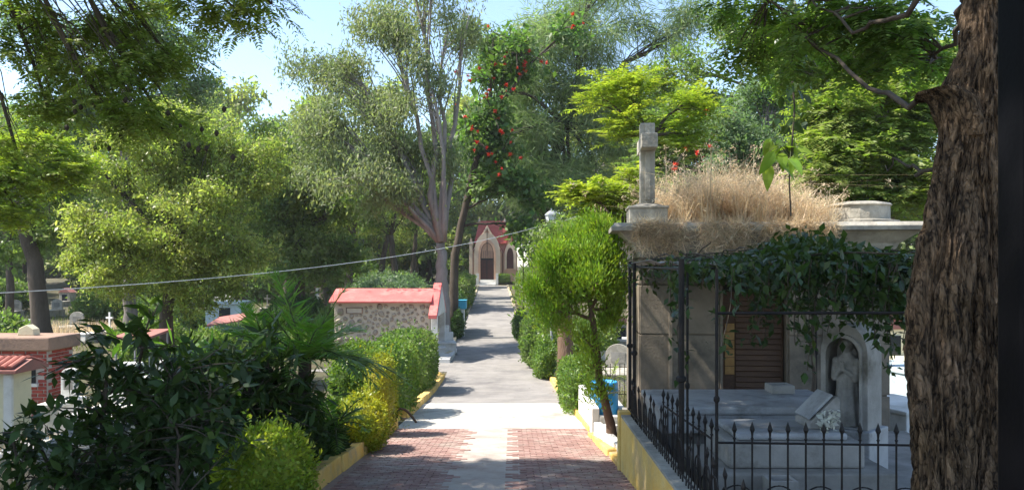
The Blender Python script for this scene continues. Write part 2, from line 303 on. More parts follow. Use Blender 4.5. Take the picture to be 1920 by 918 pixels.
def sprays(rng, cl, r, k, L, W, up=.7):
    n = len(cl)*k; off = rng.normal(0, 1, (n,3))*np.repeat(r, k)[:,None]*.5
    C = np.repeat(cl, k, 0)+off; D = unit(off)*.6+np.array([0,0,up])+rng.normal(0, .3, (n,3)); s = rng.uniform(.5, 1.3, n)
    return leafq(C, D, rng.normal(0, 1, (n,3)), L*s, W*s, .5, .1)
def crown_obj(Q, mt, root, name='crown'):
    me = quads_mesh(name, Q-WL(root)); return link(name, me, mt, root)

def curve(p0, p1, n, rng, wob=.08, bend=0.15):
    p0, p1 = np.asarray(p0, float), np.asarray(p1, float); t = np.linspace(0, 1, n)[:,None]; d = np.linalg.norm(p1-p0)
    P = p0+(p1-p0)*t; P[:,2] += (bend*d*np.sin(np.pi*t[:,0])); w_ = np.cumsum(rng.normal(0, wob*d/n, (n,3)), 0); w_ -= t*w_[-1]
    return P+w_
def blob_clumps(rng, blobs, Y, dens=1.0):
    cs, ids = [], []
    for i, b in enumerate(blobs):
        x, y, dY, rx, ry, n = b[:6]; c = at(x, y, Y+dY); R = np.array([rx, (b[6] if len(b) > 6 else (rx+ry)/2), ry])*(Y+dY)/F
        n = int(n*dens); m = max(3, n//6); sc = unit(rng.normal(0, 1, (m,3)))*(rng.uniform(0, 1, (m,1))**.42); u = sc[rng.integers(0, m, n)]+rng.normal(0, .17, (n,3))*np.array([1.2,1.2,.8])
        cs.append(c+u*R); ids += [i]*n
    return np.concatenate(cs), np.array(ids)
def make_tree(name, label, Y, base_x, trunk, blobs, style, lm, bark, seed, r0=.3, group=None, dens=1.3, twig=.02, base_z=None, trunk_pts=None, limb_from=None, cat='tree', limb_r=.45, extra=None, sides=9):
    rng = np.random.default_rng(seed)
    bx = (base_x-960)/F*Y; bz = gz(bx, Y)-.15 if base_z is None else base_z
    root = thing(name, label, cat, (bx, Y, bz), 0, group)
    mb = MB(); path = [np.array([bx, Y, bz])]+[at(x, y, Y+d) for x, y, d in trunk]; path = np.array(path)
    # smooth the trunk path
    tt = np.linspace(0, 1, len(path)); ts = np.linspace(0, 1, 14); P = np.stack([np.interp(ts, tt, path[:,k]) for k in range(3)], 1)
    P[1:-1] = (P[:-2]+2*P[1:-1]+P[2:])/4; P[1:-1] += rng.normal(0, r0*.10, P[1:-1].shape)
    R = r0*(1-.45*ts)+r0*.45*np.exp(-ts*14)
    mb.tube(P, R, sides)
    cl, ids = blob_clumps(rng, blobs, Y, dens)
    for i, b in enumerate(blobs):
        c = at(b[0], b[1], Y+b[2]); k = -1 if limb_from is None else limb_from[i]
        s = P[k]; lp = curve(s, c, 9, rng, .12, .05); d = np.linalg.norm(c-s)
        lr = min(r0*limb_r, .03+d*.018)*np.linspace(1, .3, 9); mb.tube(lp, lr, 6)
        sel = cl[ids == i]
        for q in sel[::2]:
            j = rng.integers(4, 9); e = q+rng.normal(0,.05,3); mb.tube(curve(lp[j], e, 5, rng, .1, .08), np.linspace(max(twig, lr[j]*.45), twig*.4, 5), 4, False)
    mb.build('trunk', bark, root, smooth=True)
    Q = style(rng, cl); crown_obj(Q, lm, root)
    if extra: extra(root, rng, cl)
    return root
def shell_hedge(rng, c, R, n, p=2.0):
    """points + outward normals on a superellipsoid (p=2 round, p=4 boxy) of radii R at c"""
    u = unit(rng.normal(0, 1, (n,3))); k = (np.abs(u)**p).sum(1)**(-1/p); q = u*k[:,None]
    nn = unit(np.sign(q)*np.abs(q)**(p-1)/np.array(R)); return np.array(c)+q*np.array(R), nn
def lump(c, R, p, seed, amp=.12, n=24, zmin=None):
    """closed wobbly superellipsoid"""
    mb = MB(); v = []; st = n
    for i in range(n//2+1):
        th = math.pi*i/(n//2)
        for j in range(n):
            ph = 2*math.pi*j/n; d = np.array([math.sin(th)*math.cos(ph), math.sin(th)*math.sin(ph), math.cos(th)])
            k = (np.abs(d)**p).sum()**(-1/p); q = d*k*np.array(R); q = q*(1+amp*mnoise.noise(Vector(q*2.2+seed)))
            v.append(np.array(c)+q)
    f = [(i*n+j, (i+1)*n+j, (i+1)*n+(j+1)%n, i*n+(j+1)%n) for i in range(n//2) for j in range(n)]
    return mb.add(v, f)
def hedge(name, label, c, R, lm, seed, n=9000, L=.06, W=.035, p=3., group=None, cat='hedge', amp=.14, rough_=.06, up=.4):
    rng = np.random.default_rng(seed); root = thing(name, label, cat, (c[0], c[1], c[2]-R[2]), 0, group)
    P, nn = shell_hedge(rng, c, R, n, p)
    ns = np.array([mnoise.noise(Vector((q-np.array(c))*2.2+seed)) for q in P])
    ns2 = np.array([mnoise.noise(Vector(q*6.5+seed)) for q in P])
    P = np.array(c)+(P-np.array(c))*(1+amp*ns+amp*.45*ns2)[:,None]-nn*np.abs(rng.normal(0, rough_, (n,1)))+nn*np.clip(rng.normal(-.5, .5, (n,1)),0,1)*.12
    ns_ = n//14; ti = rng.integers(0, n, max(1, ns_//9)); sh = np.repeat(ti, 9)[:ns_]; P[:len(sh)] = P[sh]+(nn[sh]*.5+np.array([0,0,.7])+np.repeat(rng.normal(0,.25,(len(ti),3)),9,0)[:len(sh)])*np.tile(np.linspace(.02,1,9),len(ti))[:len(sh),None]*R[2]*.32
    D = nn*.6+rng.normal(0, .6, (n,3))+np.array([0,0,up]); s = rng.uniform(.5, 1.5, n)
    crown_obj(leafq(P, D, nn+rng.normal(0,.6,(n,3)), L*s, W*s), lm, root, 'foliage')
    lump(c, (R[0]*.86, R[1]*.86, R[2]*.9), p, seed, amp).build('inner_foliage', lm, root)
    mb = MB(); b = np.array([c[0], c[1], c[2]-R[2]-.08])
    for k in range(4): mb.tube(curve(b+rng.normal(0,.06,3)*[1,1,0], np.array(c)+rng.normal(0,.25,3)*R, 5, rng), np.linspace(.03,.012,5), 5)
    mb.build('stem', M['bark_dark'], root); return root
def blades(rng, base, h, w, lean=.35, seg=2):
    """grass blades: tapering strips of two quads"""
    n = len(base); h = h*rng.uniform(.5, 1.25, n); a = rng.uniform(0, 2*np.pi, n); d = np.stack([np.cos(a), np.sin(a), np.zeros(n)], 1)
    s = np.stack([-np.sin(a), np.cos(a), np.zeros(n)], 1)*w/2; ln = np.abs(rng.normal(0, lean, n))[:,None]*h[:,None]; up = np.array([0,0,1.])
    m = base+up*h[:,None]*.55+d*ln*.3; t = base+up*h[:,None]*(1-.2*np.abs(ln/h[:,None]))+d*ln
    q1 = np.stack([base-s, base+s, m+s*.8, m-s*.8], 1); q2 = np.stack([m-s*.8, m+s*.8, t+s*.12, t-s*.12], 1)
    return np.concatenate([q1, q2])

# ================================================================ SETTING
def sheet(name, Ys, xl, xr, dz, mt, nx=2, thick=0):
    v = []; 
    for Y in Ys:
        for x in np.linspace(xl(Y), xr(Y), nx): v.append((x, Y, float(prof(Y))+dz))
    f = [(i*nx+j, i*nx+j+1, (i+1)*nx+j+1, (i+1)*nx+j) for i in range(len(Ys)-1) for j in range(nx-1)]
    mb = MB().add(v, f)
    return tag(mb.build(name, mt), kind='structure')
gx = np.concatenate([[-900,-500,-250,-150], np.arange(-100,-20,4), np.arange(-20,20.1,1), np.arange(24,101,4), [150,250,500,900]])
gy = np.concatenate([np.arange(-20,131,1.), np.arange(135,200,5), [220,260,300,400,600,1000]])
XX, YY = np.meshgrid(gx, gy); ZZ = prof(YY)+ground_bump(XX, YY)-.02
nx, ny = len(gx), len(gy)
mb = MB().add(np.stack([XX,YY,ZZ],-1).reshape(-1,3), [(i*nx+j, i*nx+j+1, (i+1)*nx+j+1, (i+1)*nx+j) for i in range(ny-1) for j in range(nx-1)])
ground = tag(mb.build('ground', M['ground'], smooth=True), kind='structure')
yr = np.arange(-6, 112.6, .5)
HW = 2.0
road = sheet('road', [y for y in yr if y >= 22.0]+[112.6], lambda Y: cen(Y)-HW-.05, lambda Y: cen(Y)+HW+.05, .0, M['asphalt'], 5)
slab = sheet('concrete_crossing', [16.4,17,18,19,20,21,22.1], lambda Y: cen(Y)-HW-.04, lambda Y: cen(Y)+HW+.04, .006, M['concrete_road'], 5)
bed = sheet('paving_bed', [y for y in yr if y < 16.2]+[16.41], lambda Y: cen(Y)-HW-.04, lambda Y: cen(Y)+HW+.04, -.004, M['mortar'], 5)
strip = sheet('concrete_strip', [y for y in yr if y < 16.2]+[16.41], lambda Y: -1.06, lambda Y: .12, .003, M['concrete_strip'], 3)
side = sheet('side_path', np.arange(32.2, 37.3, .5), lambda Y: -16, lambda Y: cen(Y)-HW-.02, -.004, M['asphalt'], 6)
# brick pavers
pv = MB(); pv.box((-.097,-.047,-.02), (.097,.047,.015), .006); pm = bpy.data.meshes.new('paver'); pm.from_pydata(np.concatenate(pv.v).tolist(), [], pv.f); pm.materials.append(M['paver'])
rngp = np.random.default_rng(5); plist = []
for j, Y in enumerate(np.arange(3.0, 16.36, .1)):
    sl_ = math.atan(float(prof(Y+.2)-prof(Y-.2))/.4)
    for (a, b) in ((cen(Y)-HW+.02, -.93+.1*math.sin(Y*7.3)), (-.06+.1*math.sin(Y*9.1+2), cen(Y)+HW-.02)):
        x = (math.floor(a/.2)+1)*.2+(j % 2)*.1
        while x < b+(.06 if b < 0 else -.02):
            if x > a-.02: plist.append((x, Y, sl_))
            x += .2
vis = sorted([p for p in plist if p[1] > 9.3], key=lambda p: p[1])
ind = set(vis[:300]); rest = MB()
for (x, Y, s_) in plist:
    z = float(prof(Y))-.004+float(rngp.normal(0,.0025)); r_ = (s_+rngp.normal(0,.012), rngp.normal(0,.012), rngp.normal(0,.02))
    if (x, Y, s_) in ind: inst('paver', pm, bed, np.array([x, Y, z])-WL(bed), r_)
    else: rest.add(np.array([Euler(r_).to_matrix() @ Vector(q)+Vector((x,Y,z)) for q in np.concatenate(pv.v)]), pv.f)
tag(rest.build('pavers', M['paver_far'], bed), kind='stuff')

# kerbs: a footing that carries the kerb stones
def kerb(name, Ys, xf, mt, h=.16, w=.2, ln=.9, gap=.02, seed=1, hv=.015):
    rng = np.random.default_rng(seed); foot = MB()
    Y0, Y1 = Ys; P = []
    n = max(2, int((Y1-Y0)/.5)); yy = np.linspace(Y0, Y1, n+1)
    v = []
    for y in yy: z = float(prof(y)); v += [(xf(y)-w*.4, y, z-.2), (xf(y)+w*.4, y, z-.2), (xf(y)+w*.4, y, z+.03), (xf(y)-w*.4, y, z+.03)]
    f = [(4*i+j, 4*i+(j+1)%4, 4*i+4+(j+1)%4, 4*i+4+j) for i in range(n) for j in range(4)]+[(3,2,1,0),(4*n,4*n+1,4*n+2,4*n+3)]
    k = tag(foot.add(v, f).build(name, M['mortar']), kind='structure')
    y = Y0; variants = {}
    while y < Y1-.1:
        l = min(ln*rng.uniform(.8,1.2), Y1-y); ym = y+l/2
        key = int(rng.integers(0,4))
        if key not in variants:
            m_ = MB().box((-w/2,-.5,-.1), (w/2,.5,h), .012); vv = np.concatenate(m_.v); vv += rng.normal(0,.008,vv.shape)
            me = bpy.data.meshes.new('kerb_stone'); me.from_pydata(vv.tolist(), [], m_.f); me.materials.append(mt); variants[key] = me
        ang = math.atan((xf(ym-.2)-xf(ym+.2))/.4); sl_ = math.atan(float(prof(ym+.2)-prof(ym-.2))/.4)
        o = inst('kerb_stone', variants[key], k, np.array([xf(ym), ym, float(prof(ym))+rng.normal(0,hv)])-WL(k), (sl_+rng.normal(0,.008), rng.normal(0,.03), ang+rng.normal(0,.012)), (1, l-gap, 1))
        bv = o.modifiers.new('bevel','BEVEL'); bv.width = .02; bv.segments = 2
        y += l
    return k
kerb('kerb_left_near', (5.0, 16.6), lambda Y: cen(Y)-HW-.12, M['kerb_yellow'], .22, .24, 1.7, .03, 1, .02)
kerb('kerb_left_middle', (18.3, 31.0), lambda Y: cen(Y)-HW-.12-(max(0, Y-29.5))**2*.25, M['kerb_yellow'], .18, .24, 1.3, .02, 2)
kerb('kerb_left_far', (37.6, 111.5), lambda Y: cen(Y)-HW-.12-max(0, 38.6-Y)**2*.3, M['kerb_worn'], .16, .22, 1.6, .05, 3, .03)
kerb('kerb_right_near', (11.2, 15.2), lambda Y: cen(Y)+HW+.1-.02*(Y-11), M['kerb_yellow'], .10, .25, 1.1, .02, 4)
kerb('kerb_right_middle', (15.9, 46), lambda Y: cen(Y)+HW+.1, M['kerb_yellow'], .14, .22, 1.2, .02, 5)
kerb('kerb_right_far', (46.1, 111), lambda Y: cen(Y)+HW+.12, M['kerb_worn'], .16, .24, 1.7, .06, 6, .04)
# loose fallen leaves and grass at the verge
rng = np.random.default_rng(11)
def scatter(name, label, cat, n, xr_, yr_, fn, mt, dz=0.0):
    X = rng.uniform(*xr_, n); Y = rng.uniform(*yr_, n); ok = fn(X, Y); X, Y = X[ok], Y[ok]
    return X, Y, np.array([gz(a, b) for a, b in zip(X, Y)])+dz
X, Y, Z = scatter('', '', '', 5200, (-3, 2), (9, 40), lambda X, Y: (np.abs(X-cen(Y)) < 2.0) & (np.random.default_rng(3).uniform(0,1,len(X)) < .05+.9*np.clip((np.abs(X-cen(Y))-1.45)/.5,0,1)), None)
n = len(X); Q = leafq(np.stack([X,Y,Z+.022],1), np.stack([rng.normal(0,1,n), rng.normal(0,1,n), rng.normal(0,.15,n)],1), np.tile([0,0,1.],(n,1)), rng.uniform(.02,.06,n), rng.uniform(.012,.03,n))
tag(link('leaf_litter', quads_mesh('leaf_litter', Q), L_['l_litter']), 'scattered brown fallen leaves along the driveway edges', 'leaf litter', kind='stuff')
def grass(name, label, n, xr_, yr_, fn, mt, h, wd, lean=.4):
    X, Y, Z = scatter('', '', '', n, xr_, yr_, fn, None)
    return tag(link(name, quads_mesh(name, blades(rng, np.stack([X,Y,Z-.03],1), h, wd, lean)), mt), label, 'grass', kind='stuff')
grass('verge_grass', 'patchy pale green grass behind the yellow left kerb', 5200, (-4.4,-2.62), (15,30.3), lambda X,Y: np.sin(X*5)+np.sin(Y*2.1)+rng.normal(0,.6,len(X)) > -.4, L_['l_grass'], .26, .018)
grass('ground_cover', 'thin weeds between the graves beyond the stone mausoleum', 22000, (-45,-5), (38,95), lambda X,Y: (np.sin(X*.45)+np.sin(Y*.33+1)+rng.normal(0,.5,len(X)) > .3) & (X < cen(Y)-2.6), L_['l_grass'], .35, .05)
grass('dry_grass', 'tall dry golden grass patch between the far graves', 3500, (-29,-21), (42,50), lambda X,Y: ((X+25)/3)**2+((Y-46)/3)**2 < 1, L_['l_straw'], .95, .03)
grass('straw_grass', 'dry straw grass at the foot of the dark leafy shrub', 2600, (-8.5,-5.2), (9,12.5), lambda X,Y: X > -99, L_['l_straw'], .4, .012)
grass('roadside_grass', 'green weeds along the right side of the driveway', 9000, (1.7,8), (17,60), lambda X,Y: (X > cen(Y)+2.4) & (np.sin(X*2)+np.sin(Y*.9) > -.2), L_['l_grass'], .28, .025)

# ================================================================ RIGHT SIDE
# --- yellow boundary wall with its iron railing
t = thing('yellow_wall', 'low yellow painted wall topped by an iron railing along the driveway', 'wall', (1.67, 8.5, 2.0))
WX0, WX1 = 1.56, 1.76; YW0, YW1 = 4.2, 11.1; ZT = 2.87
MB().box((WX0,YW0,1.2),(WX1,YW1,ZT)).build('wall_body', M['yellow_wall'], t, .015)
MB().box((WX0-.015,YW0,ZT),(WX1+.015,YW1-.12,ZT+.035)).build('wall_cap', M['weathered'], t, .01)
MB().box((WX0-.03,YW1,1.4),(WX1+.04,YW1+.16,ZT+.06)).build('end_pier', M['yellow_wall'], t, .02)
arc = MB(); 
rr = .1; aa = np.linspace(0, math.pi, 9); arc.tube([(0, rr*math.cos(q), .3+rr*math.sin(q)) for q in aa], .008, 5); arc.tube([(0,-rr,0),(0,-rr,.3)], .008, 5); arc.tube([(0,rr,0),(0,rr,.3)], .008, 5); arc.tube([(0,0,0),(0,0,.48)], .008, 5)
arc.tube([(0,0,.46),(0,0,.5),(0,0,.56)], [.008,.02,.002], 6)
am = bpy.data.meshes.new('railing_arch'); am.from_pydata(np.concatenate(arc.v).tolist(), [], arc.f); am.materials.append(M['iron'])
for y in np.arange(4.6, 11.05, .34): inst('railing_arch', am, t, np.array([1.67, y, ZT+.03])-WL(t), (0, random.Random(int(y*99)).uniform(-.06,.06), 0))
mb = MB(); mb.tube([(1.67,4.3,ZT+.1),(1.67,11.1,ZT+.1)], .012, 5); mb.build('bottom_rail', M['iron'], t)

# --- pergola of iron posts over the grave plot
pg = thing('pergola', 'rusty iron post pergola with a zinc sheet carrying the dark vine', 'pergola', (2.6, 9.2, 2.2))
def post(x, y, z0, z1, r, nm='post'):
    mb = MB(); mb.tube([(x,y,z0),(x,y,z1)], r, 8); mb.lathe([(r,0),(r*1.9,.02),(r*1.9,.05),(r,.07)], (x,y,z0+(z1-z0)*.55), 8); return mb.build(nm, M['iron'], pg)
post(1.72, 7.85, 2.3, 5.08, .03); post(1.70, 10.75, 2.2, 5.05, .024); post(1.86, 8.2, 2.1, 5.02, .014); post(1.985, 7.5, 2.1, 4.98, .016); post(1.77, 11.6, 2.2, 5.08, .026)
post(4.3, 7.6, 2.1, 5.0, .02); post(4.4, 11.2, 2.1, 5.05, .02)
for a, b in (((1.72,7.85,4.98),(1.77,11.6,5.0)), ((1.985,7.5,4.55),(4.3,7.6,4.55)), ((1.77,11.6,5.02),(4.4,11.2,5.02)), ((4.3,7.6,4.95),(4.4,11.2,4.95)), ((1.72,9.4,4.98),(4.35,9.4,4.98))):
    MB().tube([a,b], .016, 6).build('beam', M['iron'], pg)
v = []; nxs = 34
for i, xx in enumerate(np.linspace(1.78, 3.75, nxs)):
    for yy in (9.9, 11.7): v.append((xx, yy, 5.06+.02*math.cos(i*math.pi/2)+.03*math.sin(xx*3+yy)))
mb = MB().add(v, [(2*i,2*i+1,2*i+3,2*i+2) for i in range(nxs-1)]); s_ = mb.build('zinc_sheet', M['zinc'], pg); q_ = s_.modifiers.new('s','SOLIDIFY'); q_.thickness = .006

# --- grave plot floor, tombs
plot = tag(MB().box((1.80,7.2,1.5),(6.2,12.2,2.42)).build('plot_floor', M['grey_stone'], None, .02), kind='structure')
a0 = thing('marble_tomb', 'raised grey marble tomb slab with thick lid beside the mausoleum door', 'tomb', (3.0, 10.3, 2.42))
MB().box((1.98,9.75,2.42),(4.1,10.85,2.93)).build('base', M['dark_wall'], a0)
MB().box((1.86,9.62,2.93),(4.18,10.95,3.16)).build('body', M['marble'], a0, .012)
MB().box((1.83,9.58,3.162),(4.22,11.0,3.265)).build('lid', M['marble'], a0, .03)
vz = thing('flower_box', 'small square stone flower box on the marble tomb lid', 'flower box', (3.72, 10.7, 3.268)); mb = MB()
mb.box((3.55,10.55,3.268),(3.86,10.62,3.38)); mb.box((3.55,10.8,3.268),(3.86,10.87,3.38)); mb.box((3.55,10.62,3.268),(3.60,10.8,3.38)); mb.box((3.81,10.62,3.268),(3.86,10.8,3.38)); mb.build('box', M['shaded_white_stone'], vz, .006)
MB().box((3.60,10.62,3.27),(3.81,10.8,3.34)).build('soil', M['soil'], vz)
b0 = thing('stepped_tomb', 'low pale stepped tomb behind the black spear fence', 'tomb', (3.1, 8.7, 2.42))
MB().box((2.05,8.0,2.42),(4.0,9.4,2.86)).build('plinth', M['grey_stone'], b0, .02)
MB().box((2.3,8.2,2.862),(3.75,9.25,3.13)).build('body', M['shaded_white_stone'], b0, .03)
MB().box((2.42,8.32,3.132),(3.62,9.15,3.21)).build('lid', M['marble'], b0, .03)
bk = thing('open_book_stone', 'slanted white stone book leaning on the stepped tomb', 'carving', (3.55, 8.85, 3.21))
mb = MB(); mb.prism([(0,0),(.34,0),(.34,.33),(.30,.36),(0,.06)][::-1], 'y', -.22, .22); V = np.concatenate(mb.v)+np.array([3.28,8.75,3.212]); mb.v = [V]; mb.build('wedge', M['shaded_white_stone'], bk, .01)
mb = MB(); V = MB().box((-.19,-.2,0),(.19,.2,.03)); q = np.concatenate(V.v); R_ = np.array(Matrix.Rotation(-math.atan2(.30,.30),3,'Y')); q = q@R_.T+np.array([3.42,8.75,3.44]); mb.add(q, V.f).build('book_page', M['marble'], bk, .008)
fb = thing('stone_planter', 'small square stone planter at the foot of the stepped tomb', 'planter', (2.72, 7.85, 2.42)); mb = MB()
for lo, hi in (((2.58,7.72,2.42),(2.86,7.76,2.86)), ((2.58,7.94,2.42),(2.86,7.98,2.86)), ((2.58,7.76,2.42),(2.62,7.94,2.86)), ((2.82,7.76,2.42),(2.86,7.94,2.86))): mb.box(lo, hi)
mb.build('box', M['shaded_white_stone'], fb, .006); MB().box((2.62,7.76,2.43),(2.82,7.94,2.80)).build('soil', M['soil'], fb)
# white flower spray on the book
rg = np.random.default_rng(8); fw = thing('flower_spray', 'wilted white flowers lying against the stone book', 'flowers', (3.47, 8.5, 3.21))
cl = np.array([[3.47,8.47,3.33]])+rg.normal(0,.06,(14,3)); crown_obj(broad(rg, cl, np.full(14,.06), 8, .05, .03), L_['petal_white'], fw, 'petals')['kind'] = 'stuff'
mb = MB(); [mb.tube([(3.47,8.5,3.214),c], .004, 4) for c in cl]; mb.build('stems', M['stem_green'], fw)

# --- niche with statue
rzN = math.radians(-46); nl = (4.12, 9.4, 2.42)
n0 = thing('niche_monument', 'white arched niche monument sheltering the robed statue', 'monument', nl, rzN)
Wn, Dn, Hs, Rn = .56, .42, 1.42, .215        # local: x across, -y front
def arch_pts(r, h, n=14): return [(r*math.cos(q), h+r*math.sin(q)) for q in np.linspace(0, math.pi, n)]
MB().box((-Wn/2-.06,-Dn/2-.1,0),(Wn/2+.06,Dn/2+.06,.66)).build('pedestal', M['marble'], n0, .015, world=False)
outer = [(Wn/2,.662)]+[(Wn/2*math.cos(q)*1.0, Hs+.12+.36*math.sin(q)) for q in np.linspace(0, math.pi, 14)]+[(-Wn/2,.662)]
inner = [(Rn,.664)]+arch_pts(Rn, Hs+.12)+[(-Rn,.664)]
mb = MB(); n = len(outer); v = [(x,-Dn/2,z) for x,z in outer]+[(x,-Dn/2,z) for x,z in inner]+[(x,Dn/2,z) for x,z in outer]+[(x,Dn/2-.1,z) for x,z in inner]
f = [(i,i+1,n+i+1,n+i) for i in range(n-1)]+[(2*n+i,i,i+1,2*n+i+1)[::-1] for i in range(n-1)]+[(n+i,n+i+1,3*n+i+1,3*n+i) for i in range(n-1)]
f += [tuple(range(2*n,3*n)), tuple(range(3*n,4*n))[::-1], (0,n,3*n,2*n), (n-1,2*n-1,4*n-1,3*n-1)]
mb.add(v, f).build('arch', M['shaded_white_stone'], n0, world=False)
mb = MB(); mo = [(x*1.05, z+ (.02 if z>.8 else 0)) for x,z in inner]; n = len(mo)
inn2 = [(x*.93,z-(.02 if z>Hs else 0)) for x,z in inner]
v = [(x,-Dn/2-.05,z) for x,z in mo]+[(x,-Dn/2-.05,z) for x,z in inn2]+[(x,-Dn/2+.02,z) for x,z in mo]+[(x,-Dn/2+.02,z) for x,z in inn2]
f = [(i,i+1,n+i+1,n+i) for i in range(n-1)]+[(i,2*n+i,2*n+i+1,i+1) for i in range(n-1)]+[(n+i,n+i+1,3*n+i+1,3*n+i) for i in range(n-1)]
mb.add(v, f).build('arch_moulding', M['shaded_white_stone'], n0, world=False)
st = thing('statue', 'white robed praying statue with bowed veiled head inside the arched niche', 'statue', (4.12+.10*math.sin(rzN), 9.4-.10*math.cos(rzN), 3.102), rzN)
bm = bmesh.new()
def ell(c, r, rot=None):
    q = bmesh.ops.create_icosphere(bm, subdivisions=3, radius=1)
    mtx = Matrix.Translation(c) @ (rot.to_matrix().to_4x4() if rot else Matrix()) @ Matrix.Diagonal((*r,1)); bmesh.ops.transform(bm, matrix=mtx, verts=q['verts'])
def robe(prof_, folds=9):
    n = 36; rows = []
    for (rx, ry, z, a) in prof_:
        rows.append([bm.verts.new((rx*(1+a*math.cos(folds*p+z*3))*math.cos(p), ry*(1+a*math.cos(folds*p+z*3))*math.sin(p), z)) for p in np.linspace(0, 2*math.pi, n, endpoint=False)])
    for r1, r2 in zip(rows, rows[1:]):
        for i in range(n): bm.faces.new((r1[i], r1[(i+1)%n], r2[(i+1)%n], r2[i]))
    bm.faces.new(rows[0][::-1]); bm.faces.new(rows[-1])
robe([(.17,.15,0,.06),(.165,.145,.05,.09),(.14,.12,.25,.09),(.125,.105,.45,.06),(.13,.105,.6,.03),(.145,.10,.72,.02),(.125,.09,.80,0),(.06,.06,.86,0),(.05,.05,.9,0)])
ell((0,-.035,.945),(.062,.075,.085),Euler((.35,0,0))); ell((0,0,.96),(.078,.082,.09),Euler((.2,0,0)))       # head, veil
ell((0,.05,.84),(.10,.05,.12)); ell((0,-.105,.935),(.012,.018,.02))                                               # veil back, nose
for s in (-1,1):
    for k in np.linspace(0,1,7): ell((s*(.135-.01*k), -.02-.05*k, .76-.19*k), (.042,.042,.05))
    for k in np.linspace(0,1,7): ell((s*(.125-.105*k), -.07-.075*k, .57+.10*k), (.034-.008*k,)*3)
    for k in np.linspace(0,1,5): ell((s*.014, -.15-.01*k, .67+.085*k), (.013,.018-.006*k,.03))
me = bpy.data.meshes.new('figure'); bm.to_mesh(me); bm.free()
fg = link('figure', me, M['shaded_white_stone'], st, smooth=True); rm = fg.modifiers.new('r','REMESH'); rm.mode = 'VOXEL'; rm.voxel_size = .011; rm.use_smooth_shade = True
tag(MB().box((-.2,-.18,-.02),(.2,.18,.0)).build('foot_slab', M['marble'], st, .006, world=False))

# --- black spear fence round the plot
fe = thing('spear_fence', 'black iron spear fence with ring scrolls around the graves', 'fence', (2.9, 7.5, 2.42))
bal = MB(); bal.tube([(0,0,0),(0,0,.98)], .0095, 6); bal.tube([(0,0,.96),(0,0,1.0),(0,0,1.03),(0,0,1.11)], [.0095,.013,.026,.001], 6); bal.lathe([(.0095,0),(.018,.012),(.0095,.024)], (0,0,.93), 6)
bmsh = bpy.data.meshes.new('spear_bar'); bmsh.from_pydata(np.concatenate(bal.v).tolist(), [], bal.f); bmsh.materials.append(M['iron'])
C0, C1, C2 = np.array([1.985,7.5,2.42]), np.array([4.35,7.35,2.42]), np.array([1.86,9.5,2.42])
def run(p, q, n, hh):
    d = (q-p)/n; ang = math.atan2(d[1], d[0])
    for i in range(n+1): inst('spear_bar', bmsh, fe, p+d*i-WL(fe)-np.array([0,0,.02]), (0,0,ang))
    for z in (.12, .88): mb = MB(); mb.tube([p+[0,0,z],q+[0,0,z]], .012, 5); mb.build('rail', M['iron'], fe)
    L_r = np.linalg.norm(q-p); m_ = max(1, int(L_r/.36))
    for i in range(m_):
        c = p+(q-p)*(i+.5)/m_; e = (q-p)/L_r; r = .17
        MB().tube([c+e*r*math.cos(a)+np.array([0,0,.30+r*math.sin(a)]) for a in np.linspace(0,math.pi,13)], .008, 5).build('scroll', M['iron'], fe)
run(C0, C1, 14, 1); run(C0+np.array([-.008,.16,0]), C2, 9, 1)

# --- mausoleum
rzM = math.radians(-5); m0 = thing('stone_mausoleum', 'grey stone mausoleum with slatted door, flat cornice and weeds on its roof', 'mausoleum', (2.07, 12.5, 2.1), rzM)
Wm, Dm = 3.9, 3.4; H1 = 3.05; HC = 3.56
def mm(lo, hi, name, mt, bev=.01, taper=0, par=None): return MB().box(lo, hi, taper).build(name, mt, par or m0, bev, world=False)
mm((.03,.06,-.4),(1.30,Dm,H1),'wall',M['pale_wall']); mm((2.32,.06,-.4),(Wm-.03,Dm,H1),'wall',M['pale_wall'])
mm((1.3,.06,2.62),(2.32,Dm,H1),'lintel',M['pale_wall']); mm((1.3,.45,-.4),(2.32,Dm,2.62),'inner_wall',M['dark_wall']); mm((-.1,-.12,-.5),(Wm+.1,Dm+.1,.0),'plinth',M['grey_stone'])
rows = [(.0,.86),(.88,1.80),(1.82,2.60),(2.62,3.03)]; cols = [(.0,.48),(.50,1.27),(2.35,2.88),(2.90,Wm)]
for (z0,z1) in rows:
    for (a,b) in cols: mm((a+.005,.02,z0+.003),(b-.005,.058,z1-.004),'panel',M['pale_wall'],.006)
    for k in range(3): mm((-.012,.065+k*1.1,z0+.003),(.028,.065+k*1.1+1.09,z1-.004),'panel',M['pale_wall'],.006)
for x in (.48,1.27,2.88): mm((x-.02 if x!=1.27 else 1.272,.0,0),(x+.04 if x!=1.27 else 1.312,.019 if x!=1.27 else .2,2.6),'pilaster_strip',M['pale_wall'],.005)
dr = mm((1.33,.26,.0),(2.30,.30,2.60),'door',M['rust_wood'])
sm = bpy.data.meshes.new('slat'); q = MB().box((-.36,-.012,-.038),(.36,.012,.038)); sm.from_pydata(np.concatenate(q.v).tolist(), [], q.f); sm.materials.append(M['rust_wood'])
for k in range(28): inst('slat', sm, dr, (1.92,.235,.10+k*.088), (math.radians(-28),0,0))
mm((1.335,.2,.0),(1.37,.262,2.6),'frame_bar',M['rust_wood'],.004,par=dr); mm((2.282,.2,.0),(2.30,.262,2.6),'frame_bar',M['rust_wood'],.004,par=dr)
for k in range(6): mm((1.385,.235,1.15+k*.14),(1.54,.262,1.28+k*.14),'pane',M['amber_glass'],.003,par=dr)
mm((1.30,.2,2.5),(2.32,.25,2.62),'transom',M['iron'],.004)
